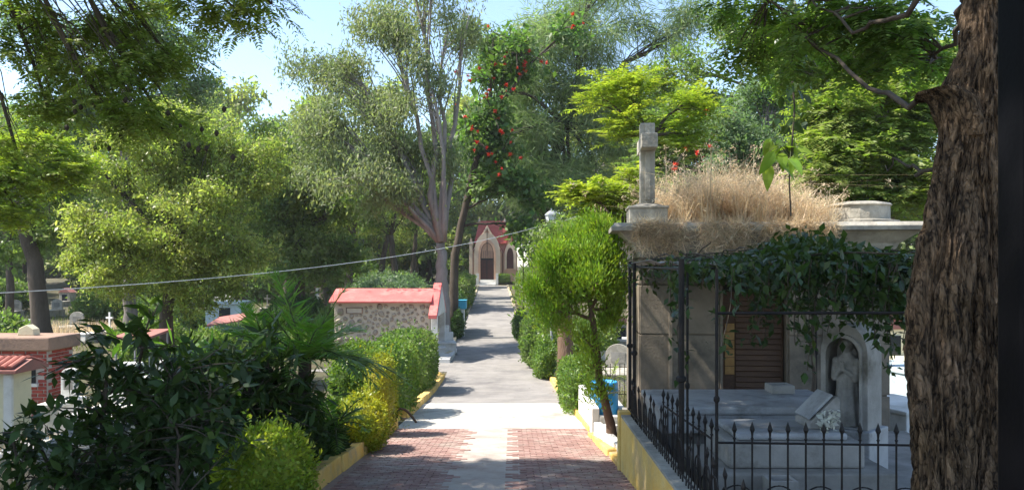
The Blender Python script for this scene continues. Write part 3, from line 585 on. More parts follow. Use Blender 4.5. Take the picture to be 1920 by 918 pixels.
# frieze, cove, cornice
fz = [(-.0,H1),(-.02,H1+.12),(-.30,HC-.12),(-.30,HC-.10)]
def ring(prof_, name, mt):      # profile (offset outward negative, z) swept round the four sides
    mb = MB(); v = []
    for (o_, z) in prof_: v += [(o_,o_,z),(Wm-o_,o_,z),(Wm-o_,Dm-o_,z),(o_,Dm-o_,z)]
    n = len(prof_); f = [(4*i+j,4*i+(j+1)%4,4*i+4+(j+1)%4,4*i+4+j) for i in range(n-1) for j in range(4)]+[(3,2,1,0),(4*n-4,4*n-3,4*n-2,4*n-1)]
    return mb.add(v, f).build(name, mt, m0, .008, world=False)
ring([(.0,H1+.002),(.0,H1+.10),(-.06,H1+.13),(-.10,H1+.22),(-.34,HC-.10)],'frieze',M['weathered'])
ring([(-.47,HC-.098),(-.48,HC-.03),(-.42,HC+.03),(.0,HC+.05)],'cornice',M['weathered'])
mm((.3,.5,HC+.052),(Wm-.3,Dm-.2,HC+.14),'roof_soil',M['soil'],.03)
pdm = mm((-.17,.05,HC+.052),(.45,.75,HC+.29),'cross_pedestal',M['weathered'],.012); mm((-.19,.03,HC+.292),(.47,.77,HC+.33),'pedestal_cap',M['weathered'],.008,par=pdm)
MB().add([(-.14,.1,HC+.332),(.42,.1,HC+.332),(.42,.7,HC+.332),(-.14,.7,HC+.332),(.06,.3,HC+.40),(.22,.3,HC+.40),(.22,.5,HC+.40),(.06,.5,HC+.40)],[(0,1,5,4),(1,2,6,5),(2,3,7,6),(3,0,4,7),(4,5,6,7),(3,2,1,0)]).build('pedestal_top', M['weathered'], pdm, world=False)
cx, cy, cz = .145, .4, HC+.395
cr = mm((cx-.12,cy-.12,cz),(cx+.12,cy+.12,cz+1.32),'cross_shaft',M['weathered'],.012)
mm((cx-.13,cy-.50,cz+.86),(cx+.13,cy+.50,cz+1.09),'cross_arm',M['weathered'],.012); mm((cx-.045,cy-.145,cz+.05),(cx+.045,cy-.118,cz+.855),'shaft_inset',M['weathered'],.006,par=cr); mm((cx-.045,cy-.145,cz+1.1),(cx+.045,cy-.118,cz+1.3),'shaft_inset',M['weathered'],.006,par=cr)
mb = MB(); mb.lathe([(.60,0),(.60,.03),(.46,.05),(.46,.26),(.49,.28),(.47,.31),(.30,.34),(.05,.36)], (Wm-.32,.45,HC+.052), 20); mb.build('roof_drum', M['weathered'], m0, world=False)

# dry grass on the mausoleum roof
def mw(p):        # mausoleum local -> world
    p = np.atleast_2d(p); c, s = math.cos(rzM), math.sin(rzM); return np.stack([2.07+c*p[:,0]-s*p[:,1], 12.5+s*p[:,0]+c*p[:,1], 2.1+p[:,2]], 1)
rg = np.random.default_rng(21); nc = 95
cu = np.clip(rg.beta(1.4,1.8,nc)*3.2+.32,.3,3.25); cv = rg.beta(1.2,1.6,nc)*2.5-.12; chh = rg.uniform(.3,1.08,nc)*np.clip(1.15-((cu-1.2)/2.1)**2,.3,1)
k = rg.integers(0,nc,8500); u = np.clip(cu[k]+rg.normal(0,.07,len(k)),.2,3.3); v_ = cv[k]+rg.normal(0,.08,len(k)); hh = chh[k]
Q = blades(rg, mw(np.stack([u, v_, np.full(len(u),HC+.04)],1)), hh, .0065, .75)
n = 15000; u = rg.uniform(-.15,2.9,n); ok = (np.sin(u*6)+np.sin(u*13+1)+rg.normal(0,.7,n) > -.9); u = u[ok]; n = len(u)
C = mw(np.stack([u, -.44+rg.normal(0,.05,n), HC+.04-np.abs(rg.normal(0,.26,n))*np.clip(1.2-np.abs(u-1.3)*.35,.3,1)],1))
D = np.stack([rg.normal(0,.8,n), -np.abs(rg.normal(.3,.4,n)), rg.normal(-.35,.7,n)],1); Q2 = leafq(C, D, rg.normal(0,1,(n,3)), rg.uniform(.08,.26,n), rg.uniform(.004,.011,n))
k = rg.integers(0,nc,23000); n = len(k); f_ = rg.beta(1.6,1.1,n); top = mw(np.stack([cu[k]+rg.normal(0,1,n)*(.05+.2*f_*chh[k]), cv[k]+rg.normal(0,1,n)*(.05+.2*f_*chh[k]), HC+.05+f_*chh[k]*rg.uniform(.75,1.1,n)],1))
Q3 = leafq(top, rg.normal(0,1,(n,3))+[0,0,.6], rg.normal(0,1,(n,3)), rg.uniform(.05,.2,n), rg.uniform(.004,.011,n))
k = rg.integers(0,nc,420); bb = mw(np.stack([cu[k]+rg.normal(0,.1,420), cv[k]+rg.normal(0,.1,420), np.full(420,HC+.04)],1)); Q4 = blades(rg, bb, chh[k]*1.25, .016, 1.0); tp_ = np.repeat((Q4[420:,2]+Q4[420:,3])/2, 14, 0); Q5 = leafq(tp_+rg.normal(0,.035,tp_.shape)-[0,0,.05], rg.normal(0,1,tp_.shape)+[0,0,.3], rg.normal(0,1,tp_.shape), rg.uniform(.03,.08,len(tp_)), rg.uniform(.008,.018,len(tp_)))
rgs = tag(link('roof_grass', quads_mesh('roof_grass', np.concatenate([Q,Q2,Q3,Q4,Q5])), L_['l_straw']), 'tall dry golden grass growing over the stone mausoleum roof', 'grass', kind='stuff')

# --- vine over pergola : single leaf meshes, 300 as parts, the rest as one part
def big_leaf(name, mt, L=1., W=.5, fold=.12, droop=.15):
    xs = [0,.15,.35,.6,.82,1.]; ws = [0.02,.75,1.,.8,.42,.01]; v = []; f = []
    for x, w_ in zip(xs, ws):
        z = -droop*x*x; v += [(x*L,-w_*W/2,z+fold*w_*W*.5),(x*L,0,z),(x*L,w_*W/2,z+fold*w_*W*.5)]
    for i in range(5): f += [(3*i,3*i+3,3*i+4,3*i+1),(3*i+1,3*i+4,3*i+5,3*i+2)]
    me = bpy.data.meshes.new(name); me.from_pydata(v, [], f); me.materials.append(mt); return me
def place_leaves(root, P, D, S, me, rng, nparts=300, order=None, Ljoin=.5, mt=None, nup=None):
    n = len(P); order = np.arange(n) if order is None else order
    for i in order[:nparts]:
        d = Vector(D[i]).normalized(); up = Vector((rng.normal(0,.4), rng.normal(0,.4), 1)); s = d.cross(up); s.normalize(); u = s.cross(d)
        R = Matrix((d, -s, u)).transposed(); inst('leaf', me, root, P[i]-WL(root), R.to_euler(), (S[i],)*3)
    r = order[nparts:]
    if len(r):
        Q = leafq(P[r], D[r], rng.normal(0,.4,(len(r),3))+[0,0,1], S[r], S[r]*Ljoin)
        tag(crown_obj(Q, mt, root, 'leaves'), kind='stuff')
rg = np.random.default_rng(31); lv = big_leaf('leaf', L_['l_vine'], 1, .5)
vr = thing('pergola_vine', 'dark leafy creeper draped over the iron pergola before the mausoleum', 'vine', (3.3, 11.2, 2.42))
P = []; mb = MB()
n = 15000; x = rg.uniform(1.85,4.5,n); y = rg.uniform(7.9,11.9,n); z = 5.0+np.clip(rg.normal(.0,.10,n),-.4,.13)+.36*np.exp(-((x-3.35)/.5)**2-((y-8.8)/.8)**2)*rg.uniform(.1,1,n)+.45*np.exp(-((x-4.1)/.55)**2-((y-11.2)/.8)**2)*rg.uniform(.2,1,n)
keep = rg.uniform(0,1,n) < np.clip((x-2.2)/1.4,.07,.9); P.append(np.stack([x,y,z],1)[keep])
for k in range(128):       # hanging strands along the front and left edges
    if k < 118 and not 59 < k < 66: s0 = np.array([2.1+2.4*rg.beta(2.2,1.2), rg.uniform(7.6,9.5), 5.05]); ln = abs(rg.normal(0,.24))+.2+.16*(s0[0] > 2.7)
    else: s0 = np.array([rg.uniform(1.72,2.1), rg.uniform(8.0,11.5), 5.05]); ln = abs(rg.normal(0,.35))+.1
    if k == 60: s0, ln = np.array([1.74,7.95,5.0]), 1.1
    if k == 61: s0, ln = np.array([2.2,7.6,5.0]), .85
    if k in (62,63,64,65): s0, ln = np.array([3.6+.2*(k-62),7.7,5.0]), .75
    pts = curve(s0, s0+[rg.normal(0,.1),rg.normal(0,.1),-ln], 6, rg, .12, 0); mb.tube(pts, .005, 4); m_ = int(8+ln*30)
    tt = rg.uniform(0,1,m_); P.append(np.stack([np.interp(tt, np.linspace(0,1,6), pts[:,j]) for j in range(3)],1)+rg.normal(0,.05,(m_,3)))
for k in range(26):
    a = np.array([rg.uniform(1.8,4.4), rg.uniform(7.8,11.6), 5.1]); e_ = a+rg.normal(0,1,3)*[1.2,1,.08]; e_[0] = np.clip(e_[0],1.85,4.5); e_[1] = np.clip(e_[1],7.8,11.7); mb.tube(curve(a, e_, 7, rg, .1, .03), .009, 4)
mb.tube(curve([4.35,11.3,2.42],[4.2,11.0,5.2],9,rg,.1,0), .03, 6); mb.build('stem', M['bark_dark'], vr)
P = np.concatenate(P); n = len(P); D = rg.normal(0,.7,(n,3))+[0,-.35,-.55]; S = rg.uniform(.06,.15,n)
place_leaves(vr, P, D, S, lv, rg, 300, np.argsort(P[:,1]+rg.uniform(0,1.2,n)), .5, L_['l_vine'])
# sprouting plant with big bright leaves and the hanging stem above it
rg = np.random.default_rng(33); lb = big_leaf('leaf', L_['l_vinebright'], 1, .45, .15, .35)
hv = thing('hanging_creeper', 'thin dark creeper hanging from the canopy with bright lime leaves at its lower end', 'vine', at(1483,405,11.0))
pth = np.array([at(x,y,11.0) for x,y in ((1483,405),(1480,340),(1486,260),(1490,200),(1484,130),(1489,60),(1486,0),(1492,-80),(1500,-170))]); MB().tube(pth, np.linspace(.012,.016,9), 5).build('stem', M['bark_dark'], hv)
for k in range(15):
    c = at(rg.uniform(1440,1500), rg.uniform(255,310), 11.0+rg.normal(0,.12)); d = Vector((rg.normal(-.15,.4), rg.normal(-.2,.3), rg.uniform(-1.3,.5))); s = d.cross(Vector((rg.normal(0,.5),-1,.6))).normalized(); u = s.cross(d.normalized())
    inst('leaf', lb, hv, c-WL(hv), Matrix((d.normalized(),-s,u)).transposed().to_euler(), (rg.uniform(.22,.42),)*3)
    MB().tube([at(1484,300,11.0), (np.array(at(1484,280,11.0))+c)/2+[0,0,.08], c], .005, 4).build('petiole', M['stem_green'], hv)
for k in range(100):
    c = at(rg.normal(1487,16), rg.uniform(-40,240), 11.0+rg.normal(0,.08)); d = Vector((rg.normal(0,.5),rg.normal(0,.5),-.9)); s = d.cross(Vector((rg.normal(0,.5),-1,.3))).normalized(); u = s.cross(d.normalized())
    inst('leaf', lv, hv, c-WL(hv), Matrix((d.normalized(),-s,u)).transposed().to_euler(), (rg.uniform(.1,.24),)*3)

# --- big tree at right, black post
def bark_tube(path, rad, sides, seed, amp, rings):
    P = np.asarray(path, float); t = np.linspace(0,1,len(P)); ts = np.linspace(0,1,rings)
    Q = np.stack([np.interp(ts,t,P[:,k]) for k in range(3)],1); R = np.interp(ts,t,rad)
    for _ in range(rings//12): Q[1:-1] = (Q[:-2]+2*Q[1:-1]+Q[2:])/4; R[1:-1] = (R[:-2]+2*R[1:-1]+R[2:])/4
    a = np.linspace(0,2*np.pi,sides,endpoint=False); V = []
    for c, r in zip(Q, R):
        for q in a:
            d = np.array([math.cos(q), math.sin(q), 0]); p = c+d*r
            e = mnoise.noise(Vector((d[0]*1.3+seed, d[1]*1.3, c[2]*.7)))*.16*r/.3
            # plated, furrowed bark: long vertical ridges broken into plates
            wq = q+.35*mnoise.noise(Vector((d[0]*2, d[1]*2, c[2]*2.2+seed)))
            rid = abs(mnoise.noise(Vector((math.cos(wq)*6.5+seed, math.sin(wq)*6.5, c[2]*1.3)))); pl = 1.
            g = -amp*(max(0,.2-rid)*4)+amp*.35*mnoise.noise(Vector(p*14))
            V.append(c+d*(r+e+g))
    f = [(i*sides+j, i*sides+(j+1)%sides, (i+1)*sides+(j+1)%sides, (i+1)*sides+j) for i in range(rings-1) for j in range(sides)]
    return V, f
bt = thing('old_tree', 'massive forked tree trunk with deeply furrowed bark beside the black post', 'tree', (2.95, 5.2, gz(2.95,5.2)-.05))
Yb = 5.2
tp = [at(1835,1180,Yb), at(1850,918,Yb), at(1852,700,Yb), at(1850,500,Yb), at(1848,300,Yb), at(1848,150,Yb), at(1858,0,Yb), at(1872,-260,Yb)]
V, f = bark_tube(tp, [.42,.27,.205,.18,.18,.19,.18,.16], 160, 3.1, .045, 300); MB().add(V, f).build('trunk', M['bark_big'], bt, smooth=True)
tp = [at(1750,1180,Yb-.1), at(1764,918,Yb-.1), at(1753,700,Yb-.1), at(1758,560,Yb-.1), at(1780,420,Yb-.08), at(1792,330,Yb), at(1806,250,Yb), at(1815,170,Yb+.05), at(1830,110,Yb+.05)]
V, f = bark_tube(tp, [.27,.185,.19,.175,.15,.125,.135,.16,.12], 150, 7.7, .045, 260); MB().add(V, f).build('second_trunk', M['bark_big'], bt, smooth=True)
mb = MB(); rg = np.random.default_rng(41)
V, f = bark_tube([at(1832,260,Yb), at(1800,190,Yb), at(1768,168,Yb), at(1748,178,Yb+.05), at(1735,190,Yb+.15)], [.16,.15,.12,.085,.05], 50, 5.5, .015, 60); MB().add(V, f).build('branch_stub', M['bark_big'], bt, smooth=True)
tips = []
for (pts, r0) in (([(1768,170,0),(1700,195,.3),(1620,160,1.0),(1540,90,1.8),(1470,20,2.4),(1400,-60,3)],.026), ([(1850,-100,0),(1700,20,.5),(1600,60,1.2),(1500,-20,2)],.03), ([(1850,-150,0),(1600,-160,1.5),(1350,-120,3.2),(1200,-200,5)],.05), ([(1780,300,0),(1720,330,.5),(1690,300,1.0),(1660,310,1.4)],.02), ([(1860,-100,0),(1790,60,1),(1740,120,2.0)],.04)):
    P = np.array([at(x,y,Yb+d) for x,y,d in pts]); t = np.linspace(0,1,len(P)); ts = np.linspace(0,1,16); P = np.stack([np.interp(ts,t,P[:,k]) for k in range(3)],1); P[1:-1] += rg.normal(0,.025,(14,3)); mb.tube(P, np.linspace(r0,r0*.2,16), 6)
    for k in range(3,16): tips.append(P[k])
cl = []
for (x,y,d,rx,ry,n) in [(1560,30,2.0,90,55,42),(1680,50,1.6,80,65,46),(1440,25,3.0,60,45,24),(1405,100,3.2,35,50,20),(1750,110,2.4,40,45,22),(1620,120,2.2,60,40,22),(1500,90,2.6,40,45,16),(1370,20,3.6,40,40,12),(1560,-100,2,240,70,90),(1300,-90,3.5,110,50,30)]:
    n = int(n*.72); c = at(x,y,Yb+d); R = np.array([rx,(rx+ry)/2,ry])*(Yb+d)/F; u = unit(rg.normal(0,1,(n,3)))*(rg.uniform(0,1,(n,1))**.45); cl.append(c+u*R)
cl = np.concatenate(cl); tips = np.array(tips)
for q in cl[::2]:
    j = np.argmin(((tips-q)**2).sum(1)); mb.tube(curve(tips[j],q,5,rg,.1,.06), np.linspace(.012,.003,5), 4, False)
mb.build('branches', M['bark_dark'], bt, smooth=True)
crown_obj(fronds(rg, cl, np.full(len(cl),.15), 5, .36, 11, .34, .26, .1, .55), L_['l_jacdark'], bt)
gp = thing('gate_post', 'smooth black painted steel gate post beside the big tree trunk', 'post', (1.47, 2.2, 2.0))
MB().box((1.452,2.2,1.9),(1.65,2.32,7.2)).build('post', M['black_paint'], gp, .012); MB().box((1.447,2.185,2.7),(1.665,2.335,3.0)).build('base_sleeve', M['black_paint'], gp, .01); MB().box((1.445,2.19,7.2),(1.66,2.33,7.23)).build('cap', M['black_paint'], gp, .01)

# --- roadside planter, barrel, thuja, right hedge
pl = thing('white_planter', 'white walled raised planter holding the blue barrel', 'planter', (1.95, 17, gz(1.95,15.5)))
gzp = gz(1.9,15.5)
MB().box((1.60,15.5,gzp-.5),(1.75,18.6,gzp+.52)).build('side_wall', M['white_stone'], pl, .015); MB().box((1.752,15.5,gzp-.5),(2.45,15.65,gzp+.36)).build('front_wall', M['white_stone'], pl, .015)
MB().box((2.3,15.652,gzp-.5),(2.45,18.6,gzp+.3)).build('side_wall', M['white_stone'], pl, .015); MB().box((1.752,15.652,gzp-.5),(2.298,18.6,gzp+.12)).build('soil', M['soil'], pl)
br = thing('blue_barrel', 'blue plastic barrel behind the leaning conifer', 'barrel', (1.99, 16.7, gzp+.12)); mb = MB()
mb.lathe([(.27,0),(.29,.03),(.30,.12),(.29,.16),(.305,.22),(.305,.5),(.29,.55),(.30,.6),(.295,.72),(.28,.76),(.26,.77),(.26,.70),(.05,.69)], (1.99,16.7,gzp+.12), 28); mb.build('drum', M['blue_plastic'], br, smooth=True)
mb = MB(); mb.lathe([(.312,0),(.318,.02),(.312,.04)], (1.99,16.7,gzp+.66), 28); mb.build('hoop', M['galv'], br)
lp = thing('low_white_kerb', 'low white wedge kerb edging the leaning conifer bed', 'kerb', (1.8, 13.2, gz(1.8,13.2)))
g1 = gz(1.8,12.2); g2 = gz(1.8,14.4)
MB().add([(1.74,12.0,g1-.2),(1.88,12.0,g1-.2),(1.62,14.5,g2-.2),(1.48+.05,14.5,g2-.2),(1.74,12.0,g1+.16),(1.88,12.0,g1+.16),(1.68,14.5,g2+.34),(1.53,14.5,g2+.34)],[(3,2,1,0),(4,5,6,7),(0,1,5,4),(1,2,6,5),(2,3,7,6),(3,0,4,7)]).build('wedge', M['white_stone'], lp, .015)
MB().box((1.68,14.4,g2-.2),(2.3,14.52,g2+.3)).build('back_edge', M['white_stone'], lp, .012); MB().box((1.80,11.4,g1-.4),(2.1,14.395,g2+.16)).build('bed_soil', M['soil'], lp)
def thuja_style(rng, cl): return np.concatenate([sprays(rng, cl, np.full(len(cl),.22), 75, .085, .022, .9)])
make_tree('conifer', 'leaning bright green conifer with twisted trunk by the yellow wall', 13.5, 1150, [(1140,770,0),(1122,700,0),(1115,620,0),(1105,560,0)],
  [(1080,470,.1,60,38,46),(1125,455,.2,45,36,40),(1045,505,0,38,42,38),(1090,530,-.2,60,40,44),(1015,550,0,26,36,22),(1140,520,0,34,45,30),(1045,585,0,40,34,22),(1148,590,.1,24,50,16),(1092,630,-.1,14,26,5),(1108,690,-.1,12,24,4),(1120,735,-.15,11,18,6)],
  thuja_style, L_['l_thuja'], M['bark_red'], 51, dens=1.9, r0=.085, base_z=gz(1.9,13.5)+.1, twig=.01, limb_from=[-1,-1,-1,-2,-1,-2,-3,-2,-6,-7,-9], limb_r=.55)
hedge('clipped_hedge', 'clipped square green hedge beside the white planter', (1.78, 20.6, gz(1.8,20.6)+.62), (.5, 1.75, .68), L_['l_hedge'], 61, 11000, .065, .04, 4., amp=.07)
# palms and graves behind the conifer
def palm(name, label, base, h, nf, fl, lm, seed, ll=.3, stem_r=.06, pairs=26, up=(.2,1.1), group=None, lw=.07, cat='palm'):
    rng = np.random.default_rng(seed); root = thing(name, label, cat, base, 0, group); base = np.array(base); top = base+[0,0,h]
    if h > .15: MB().tube(curve(base-[0,0,.1], top, 6, rng, .05, 0), np.linspace(stem_r*1.2, stem_r, 6), 8).build('stem', M['bark_dark'], root)
    for k in range(nf):
        a = 2*math.pi*k/nf*1.618*2+rng.uniform(-.2,.2); el = rng.uniform(*up); f_ = fl*rng.uniform(.8,1.15); d = np.array([math.cos(a)*math.cos(el), math.sin(a)*math.cos(el), math.sin(el)])
        t = np.linspace(0,1,pairs); P = top+d*(f_*t)[:,None]; P[:,2] -= .55*f_*math.cos(el)*t**2.2
        T = np.gradient(P, axis=0); T = unit(T); S = unit(np.cross(T, [0,0,1.])); N_ = np.cross(S, T)
        l = rng.uniform(.85,1.1,pairs)*ll*fl*np.sin(np.pi*np.clip(t*.8+.17,0,1))**.8; l[:3] *= .3; qs = []
        for s in (-1,1):
            D = S*s*.8+T*.75+N_*.3+rng.normal(0,.16,S.shape); D[:,2] -= .25; tipd = unit(D); q = leafq(P, D, N_+S*s*.4, l, np.full(pairs, lw*.32*1.1), .3, .05); qs.append(q)
        Q = np.concatenate(qs); me = quads_mesh('frond', Q-WL(root)); fo = link('frond', me, lm, root)
        MB().tube(P, np.linspace(.014,.004,pairs), 4).build('rachis', M['stem_green'], fo)
    return root
palm('agave', 'small pale spiky plant among the graves past the conifer', (2.75,21.5,gz(2.75,21.5)+.2), .5, 12, .8, L_['l_bright'], 71, .16, .1, 12, (.2,1.2), cat='plant')

# ================================================================ GRAVES
def tomb(name, label, x, Y, w_, d_, h, mt, head=None, group=None, rz=0, cat='tomb'):
    X = (x-960)/F*Y; z = gz(X, Y)-.06; t = thing(name, label, cat, (X, Y, z), rz, group)
    MB().box((-w_/2-.08,-d_/2-.08,-.1),(w_/2+.08,d_/2+.08,.14)).build('plinth', M['grey_stone'], t, .015, world=False)
    MB().box((-w_/2,-d_/2,.142),(w_/2,d_/2,h)).build('body', mt, t, .015, world=False); MB().box((-w_/2-.04,-d_/2-.04,h+.002),(w_/2+.04,d_/2+.04,h+.08)).build('lid', mt, t, .02, world=False)
    if head == 'cross':
        MB().box((-.11,d_/2-.3,h+.082),(.11,d_/2-.08,h+.3)).build('pedestal', mt, t, .01, world=False); c = MB().box((-.05,d_/2-.23,h+.302),(.05,d_/2-.15,h+1.15)).build('cross_shaft', mt, t, .008, world=False)
        MB().box((-.26,d_/2-.235,h+.78),(.26,d_/2-.145,h+.88)).build('cross_arm', mt, t, .008, world=False)
    if head == 'arch':
        r = w_*.42; pts = [(r,h+.082)]+[(r*math.cos(q), h+.55+r*.8*math.sin(q)) for q in np.linspace(0,math.pi,12)]+[(-r,h+.082)]
        MB().prism(pts,'y',d_/2-.25,d_/2-.1).build('headstone', mt, t, .012, world=False); MB().box((-r*.55,d_/2-.27,h+.25),(r*.55,d_/2-.252,h+.62)).build('plaque', M['grey_stone'], t, world=False)
    if head == 'step':
        MB().box((-w_*.45,d_/2-.4,h+.082),(w_*.45,d_/2,h+.5)).build('headstone', mt, t, .012, world=False); MB().box((-w_*.22,d_/2-.36,h+.502),(w_*.22,d_/2-.04,h+.85)).build('headstone_top', mt, t, .012, world=False)
    if head == 'house':
        MB().box((-w_*.5+.03,d_/2-1.0,h+.082),(w_*.5-.03,d_/2,h+.9)).build('chapel_body', mt, t, .01, world=False); MB().prism([(-w_*.5-.06,h+.902),(w_*.5+.06,h+.902),(0,h+1.35)],'y',d_/2-1.08,d_/2+.08).build('gable_roof', M['roof_pink'], t, .01, world=False)
        MB().box((-w_*.22,d_/2-1.03,h+.1),(w_*.22,d_/2-.998,h+.7)).build('door', M['window_dark'], t, world=False)
    return t
ft = 'whitewashed tomb with arched headstone under the far trees'
G = 'pale tombs under the trees'
rg = np.random.default_rng(77)
specs = [(95,62,'arch'),(165,58,'cross'),(120,75,'house'),(60,52,'cross'),(20,60,'arch'),(210,66,'step'),(250,72,'cross'),(345,60,'arch'),(300,48,'step'),(130,48,'arch'),(180,44,'cross'),(500,66,'cross'),(560,72,'arch'),(640,70,'step'),(690,78,'cross'),(735,82,'arch'),(780,76,'house'),(600,85,'house'),(665,92,'arch'),(715,96,'cross'),(760,100,'step'),(810,92,'cross'),(420,80,'arch'),(470,90,'house'),(40,84,'cross'),(330,88,'step')]
hl = {'arch':'weathered white tomb with a round-topped headstone under the far trees','cross':'weathered pale tomb carrying a stone cross under the far trees','step':'grey white tomb with stepped headstone under the far trees','house':'little chapel-shaped tomb with red gable under the far trees'}
protos = {}
for (x,Y,h) in specs:
    X = (x-960)/F*Y; key = (h, int(rg.integers(0,2)))
    if key not in protos:
        protos[key] = tomb('tomb', hl[h], x, Y, rg.uniform(.9,1.2), rg.uniform(1.9,2.3), rg.uniform(.45,.8), M['white_stone'] if key[1] else M['weathered'], h, G, rg.uniform(-.2,.2))
    else:
        c = copy_tree(protos[key]); c.location = (X,Y,gz(X,Y)-.06); c.rotation_euler.z = rg.uniform(-.4,.4)
for i,(x,Y,h) in enumerate([(1155,27,'arch'),(1172,33,'cross'),(1130,37,'step'),(1165,42,'house')]):
    c = copy_tree(protos[[k for k in protos if k[0]==h][0]]); X = (x-960)/F*Y; c.location = (X,Y,gz(X,Y)-.06); c.rotation_euler.z = rg.uniform(-.3,.3)
    c['label'] = ['white tomb with rounded headstone behind the conifer and blue barrel','pale tomb with tall stone cross behind the conifer','stepped pale tomb behind the conifer and hedge','small gabled chapel tomb behind the conifer'][i]; c['group'] = 'tombs behind the conifer'
tomb('tomb','long white tomb seen between the niche monument and big trunk',1668,15.5,1.3,2.2,.6,M['white_stone'],'arch',rz=.3)
tomb('tomb','turquoise trimmed tomb behind the big tree trunk',1690,19,1.2,2.2,1.1,M['paleblue'],'cross',rz=.2)
tomb('tomb','pink gabled chapel tomb behind the pergola on the right',1672,24,1.6,2.2,1.3,M['cream'],'house',rz=.1)
# tombs at the driveway's far edges
tomb('tomb','white stepped tomb at the foot of the pale eucalyptus',836,39.4,.9,1.5,.6,M['white_stone'],'step',rz=.15)
tomb('tomb','low cream tomb on the kerb before the pale eucalyptus',815,38.3,1.0,1.0,.45,M['white_stone'],None,rz=.15)
for i,(x,Y) in enumerate([(968,60),(970,68),(966,76),(972,84),(963,93)]):
    X = cen(Y)+HW+1.0; z = gz(X,Y); t = thing('stone_pillar','brown stone wall pillar along the far right kerb','pillar',(X,Y,z-.05),0,'pillars along the far right kerb')
    MB().box((-.35,-.35,0),(.35,.35,1.9+.2*(i%2))).build('shaft',M['weathered'],t,.02,world=False); MB().box((-.43,-.43,1.902+.2*(i%2)),(.43,.43,2.05+.2*(i%2))).build('cap',M['weathered'],t,.02,world=False)
for i,Y in enumerate((64,72,80,88.5)):
    X = cen(Y)+HW+1.0; t = tag(MB().prism([(Y-3.4,gz(X,Y)-.2),(Y+3.4,gz(X,Y)-.2),(Y+3.4,gz(X,Y)+1.25),(Y-3.4,gz(X,Y)+1.2)],'x',X-.15,X+.15).build('low_wall',M['roof_slab'],None,.01),'low brown rubble wall between the far kerb pillars','wall','walls between the far pillars')

# --- iron fence behind conifer
ff = thing('grave_fence','thin black iron fence around the graves behind the conifer','fence',(3.2,22.8,gz(3.2,22.8)))
for k in range(16): MB().tube([(2.2+k*.14,22.8,gz(2.2,22.8)-.1),(2.2+k*.14,22.8,gz(2.2,22.8)+1.1)],.011,5).build('bar',M['iron'],ff)
for z in (.2,1.0): MB().tube([(2.15,22.8,gz(2.2,22.8)+z),(4.35,22.8,gz(2.2,22.8)+z)],.014,5).build('rail',M['iron'],ff)

# ================================================================ LEFT BUILDINGS
# --- fieldstone mausoleum with red roof
Y0 = 36.2; xL, xR = (622-960)/F*Y0, (806-960)/F*Y0; zg = gz(-6,37); s0 = thing('fieldstone_mausoleum','fieldstone mausoleum with red painted roof and gabled porch','mausoleum',(xL,Y0,zg-.05))
zw = float(at(0,566,Y0)[2])
wb = MB().box((xL+.12,Y0,zg-.2),(xR,Y0+3.0,zw)).build('wall',M['stone_mortar'],s0,.02)
rg = np.random.default_rng(91); stm = []
for k in range(9):
    n = 9; v = []; rr_ = rg.uniform(.82,1.12,n); an = np.linspace(0,2*np.pi,n,endpoint=False)+rg.uniform(-.15,.15,n)
    for (s_,y_) in ((1.,0.),(.93,-.035),(.55,-.055)): v += [(math.cos(a)*r*s_, y_, math.sin(a)*r*s_) for a,r in zip(an,rr_)]
    f = [(i*n+j,i*n+(j+1)%n,(i+1)*n+(j+1)%n,(i+1)*n+j) for i in range(2) for j in range(n)]+[tuple(range(2*n,3*n))]
    me = bpy.data.meshes.new('stone'); me.from_pydata(v,[],f); me.materials.append(M['fieldstone']); me.polygons.foreach_set('use_smooth',np.ones(len(me.polygons),bool)); stm.append(me)
placed = []
for tr in range(9000):
    r = rg.choice([.185,.15,.12,.10,.075], p=[.1,.2,.3,.2,.2]) if tr < 5000 else rg.choice([.1,.07]); x = rg.uniform(xL+.14+r, xR-.04-r); z = rg.uniform(zg+.1+r, zw-.06-r)
    if xL+.55 < x < xL+1.6 and zw-.62 < z < zw-.1: continue
    if all((x-a)**2+(z-b)**2 > ((r+c)*1.07+.015)**2 for a,b,c in placed): placed.append((x,z,r))
    if len(placed) >= 290: break
for (x,z,r) in placed: inst('stone', stm[int(rg.integers(0,9))], wb, np.array([x,Y0-.0015,z])-WL(wb), (0,rg.uniform(0,6.28),0), (r*rg.uniform(.95,1.15),1,r*rg.uniform(.85,1.)))
pq = MB().box((xL+.72,Y0-.05,zw-.5),(xL+1.42,Y0,zw-.28)).build('plaque',M['stone_mortar'],s0)
for lo,hi in (((xL+.68,-.02,zw-.28),(xL+1.46,0,zw-.245)),((xL+.68,-.02,zw-.535),(xL+1.46,0,zw-.5)),((xL+.68,-.02,zw-.499),(xL+.719,0,zw-.281)),((xL+1.421,-.02,zw-.499),(xL+1.46,0,zw-.281))): MB().box((lo[0],Y0-.08,lo[2]),(hi[0],Y0-.0,hi[2])).build('plaque_frame',M['roof_slab'],pq)
zr = float(at(0,541,Y0+1.2)[2]); ze = zw+.0
MB().prism([(Y0-.28,ze-.03),(Y0-.28,ze+.05),(Y0+1.2,zr),(Y0+1.9,zr),(Y0+3.3,ze+.05),(Y0+3.3,ze-.03)],'x',xL-.08,xR+.1).build('roof',M['roof_red'],s0,.015)
xp0, xp1 = xR+.04, xR+.42; zp = float(at(0,533,Y0+1.5)[2])
pr = MB(); pr.prism([(Y0-1.0,ze-.72),(Y0-.82,ze-.62),(Y0+1.5,zp-.1),(Y0+3.9,ze-.62),(Y0+4.05,ze-.72),(Y0+4.05,ze-.55),(Y0+1.5,zp+.08),(Y0-1.0,ze-.55)],'x',xp0,xp1); pr.build('porch_roof',M['roof_red'],s0,.012)
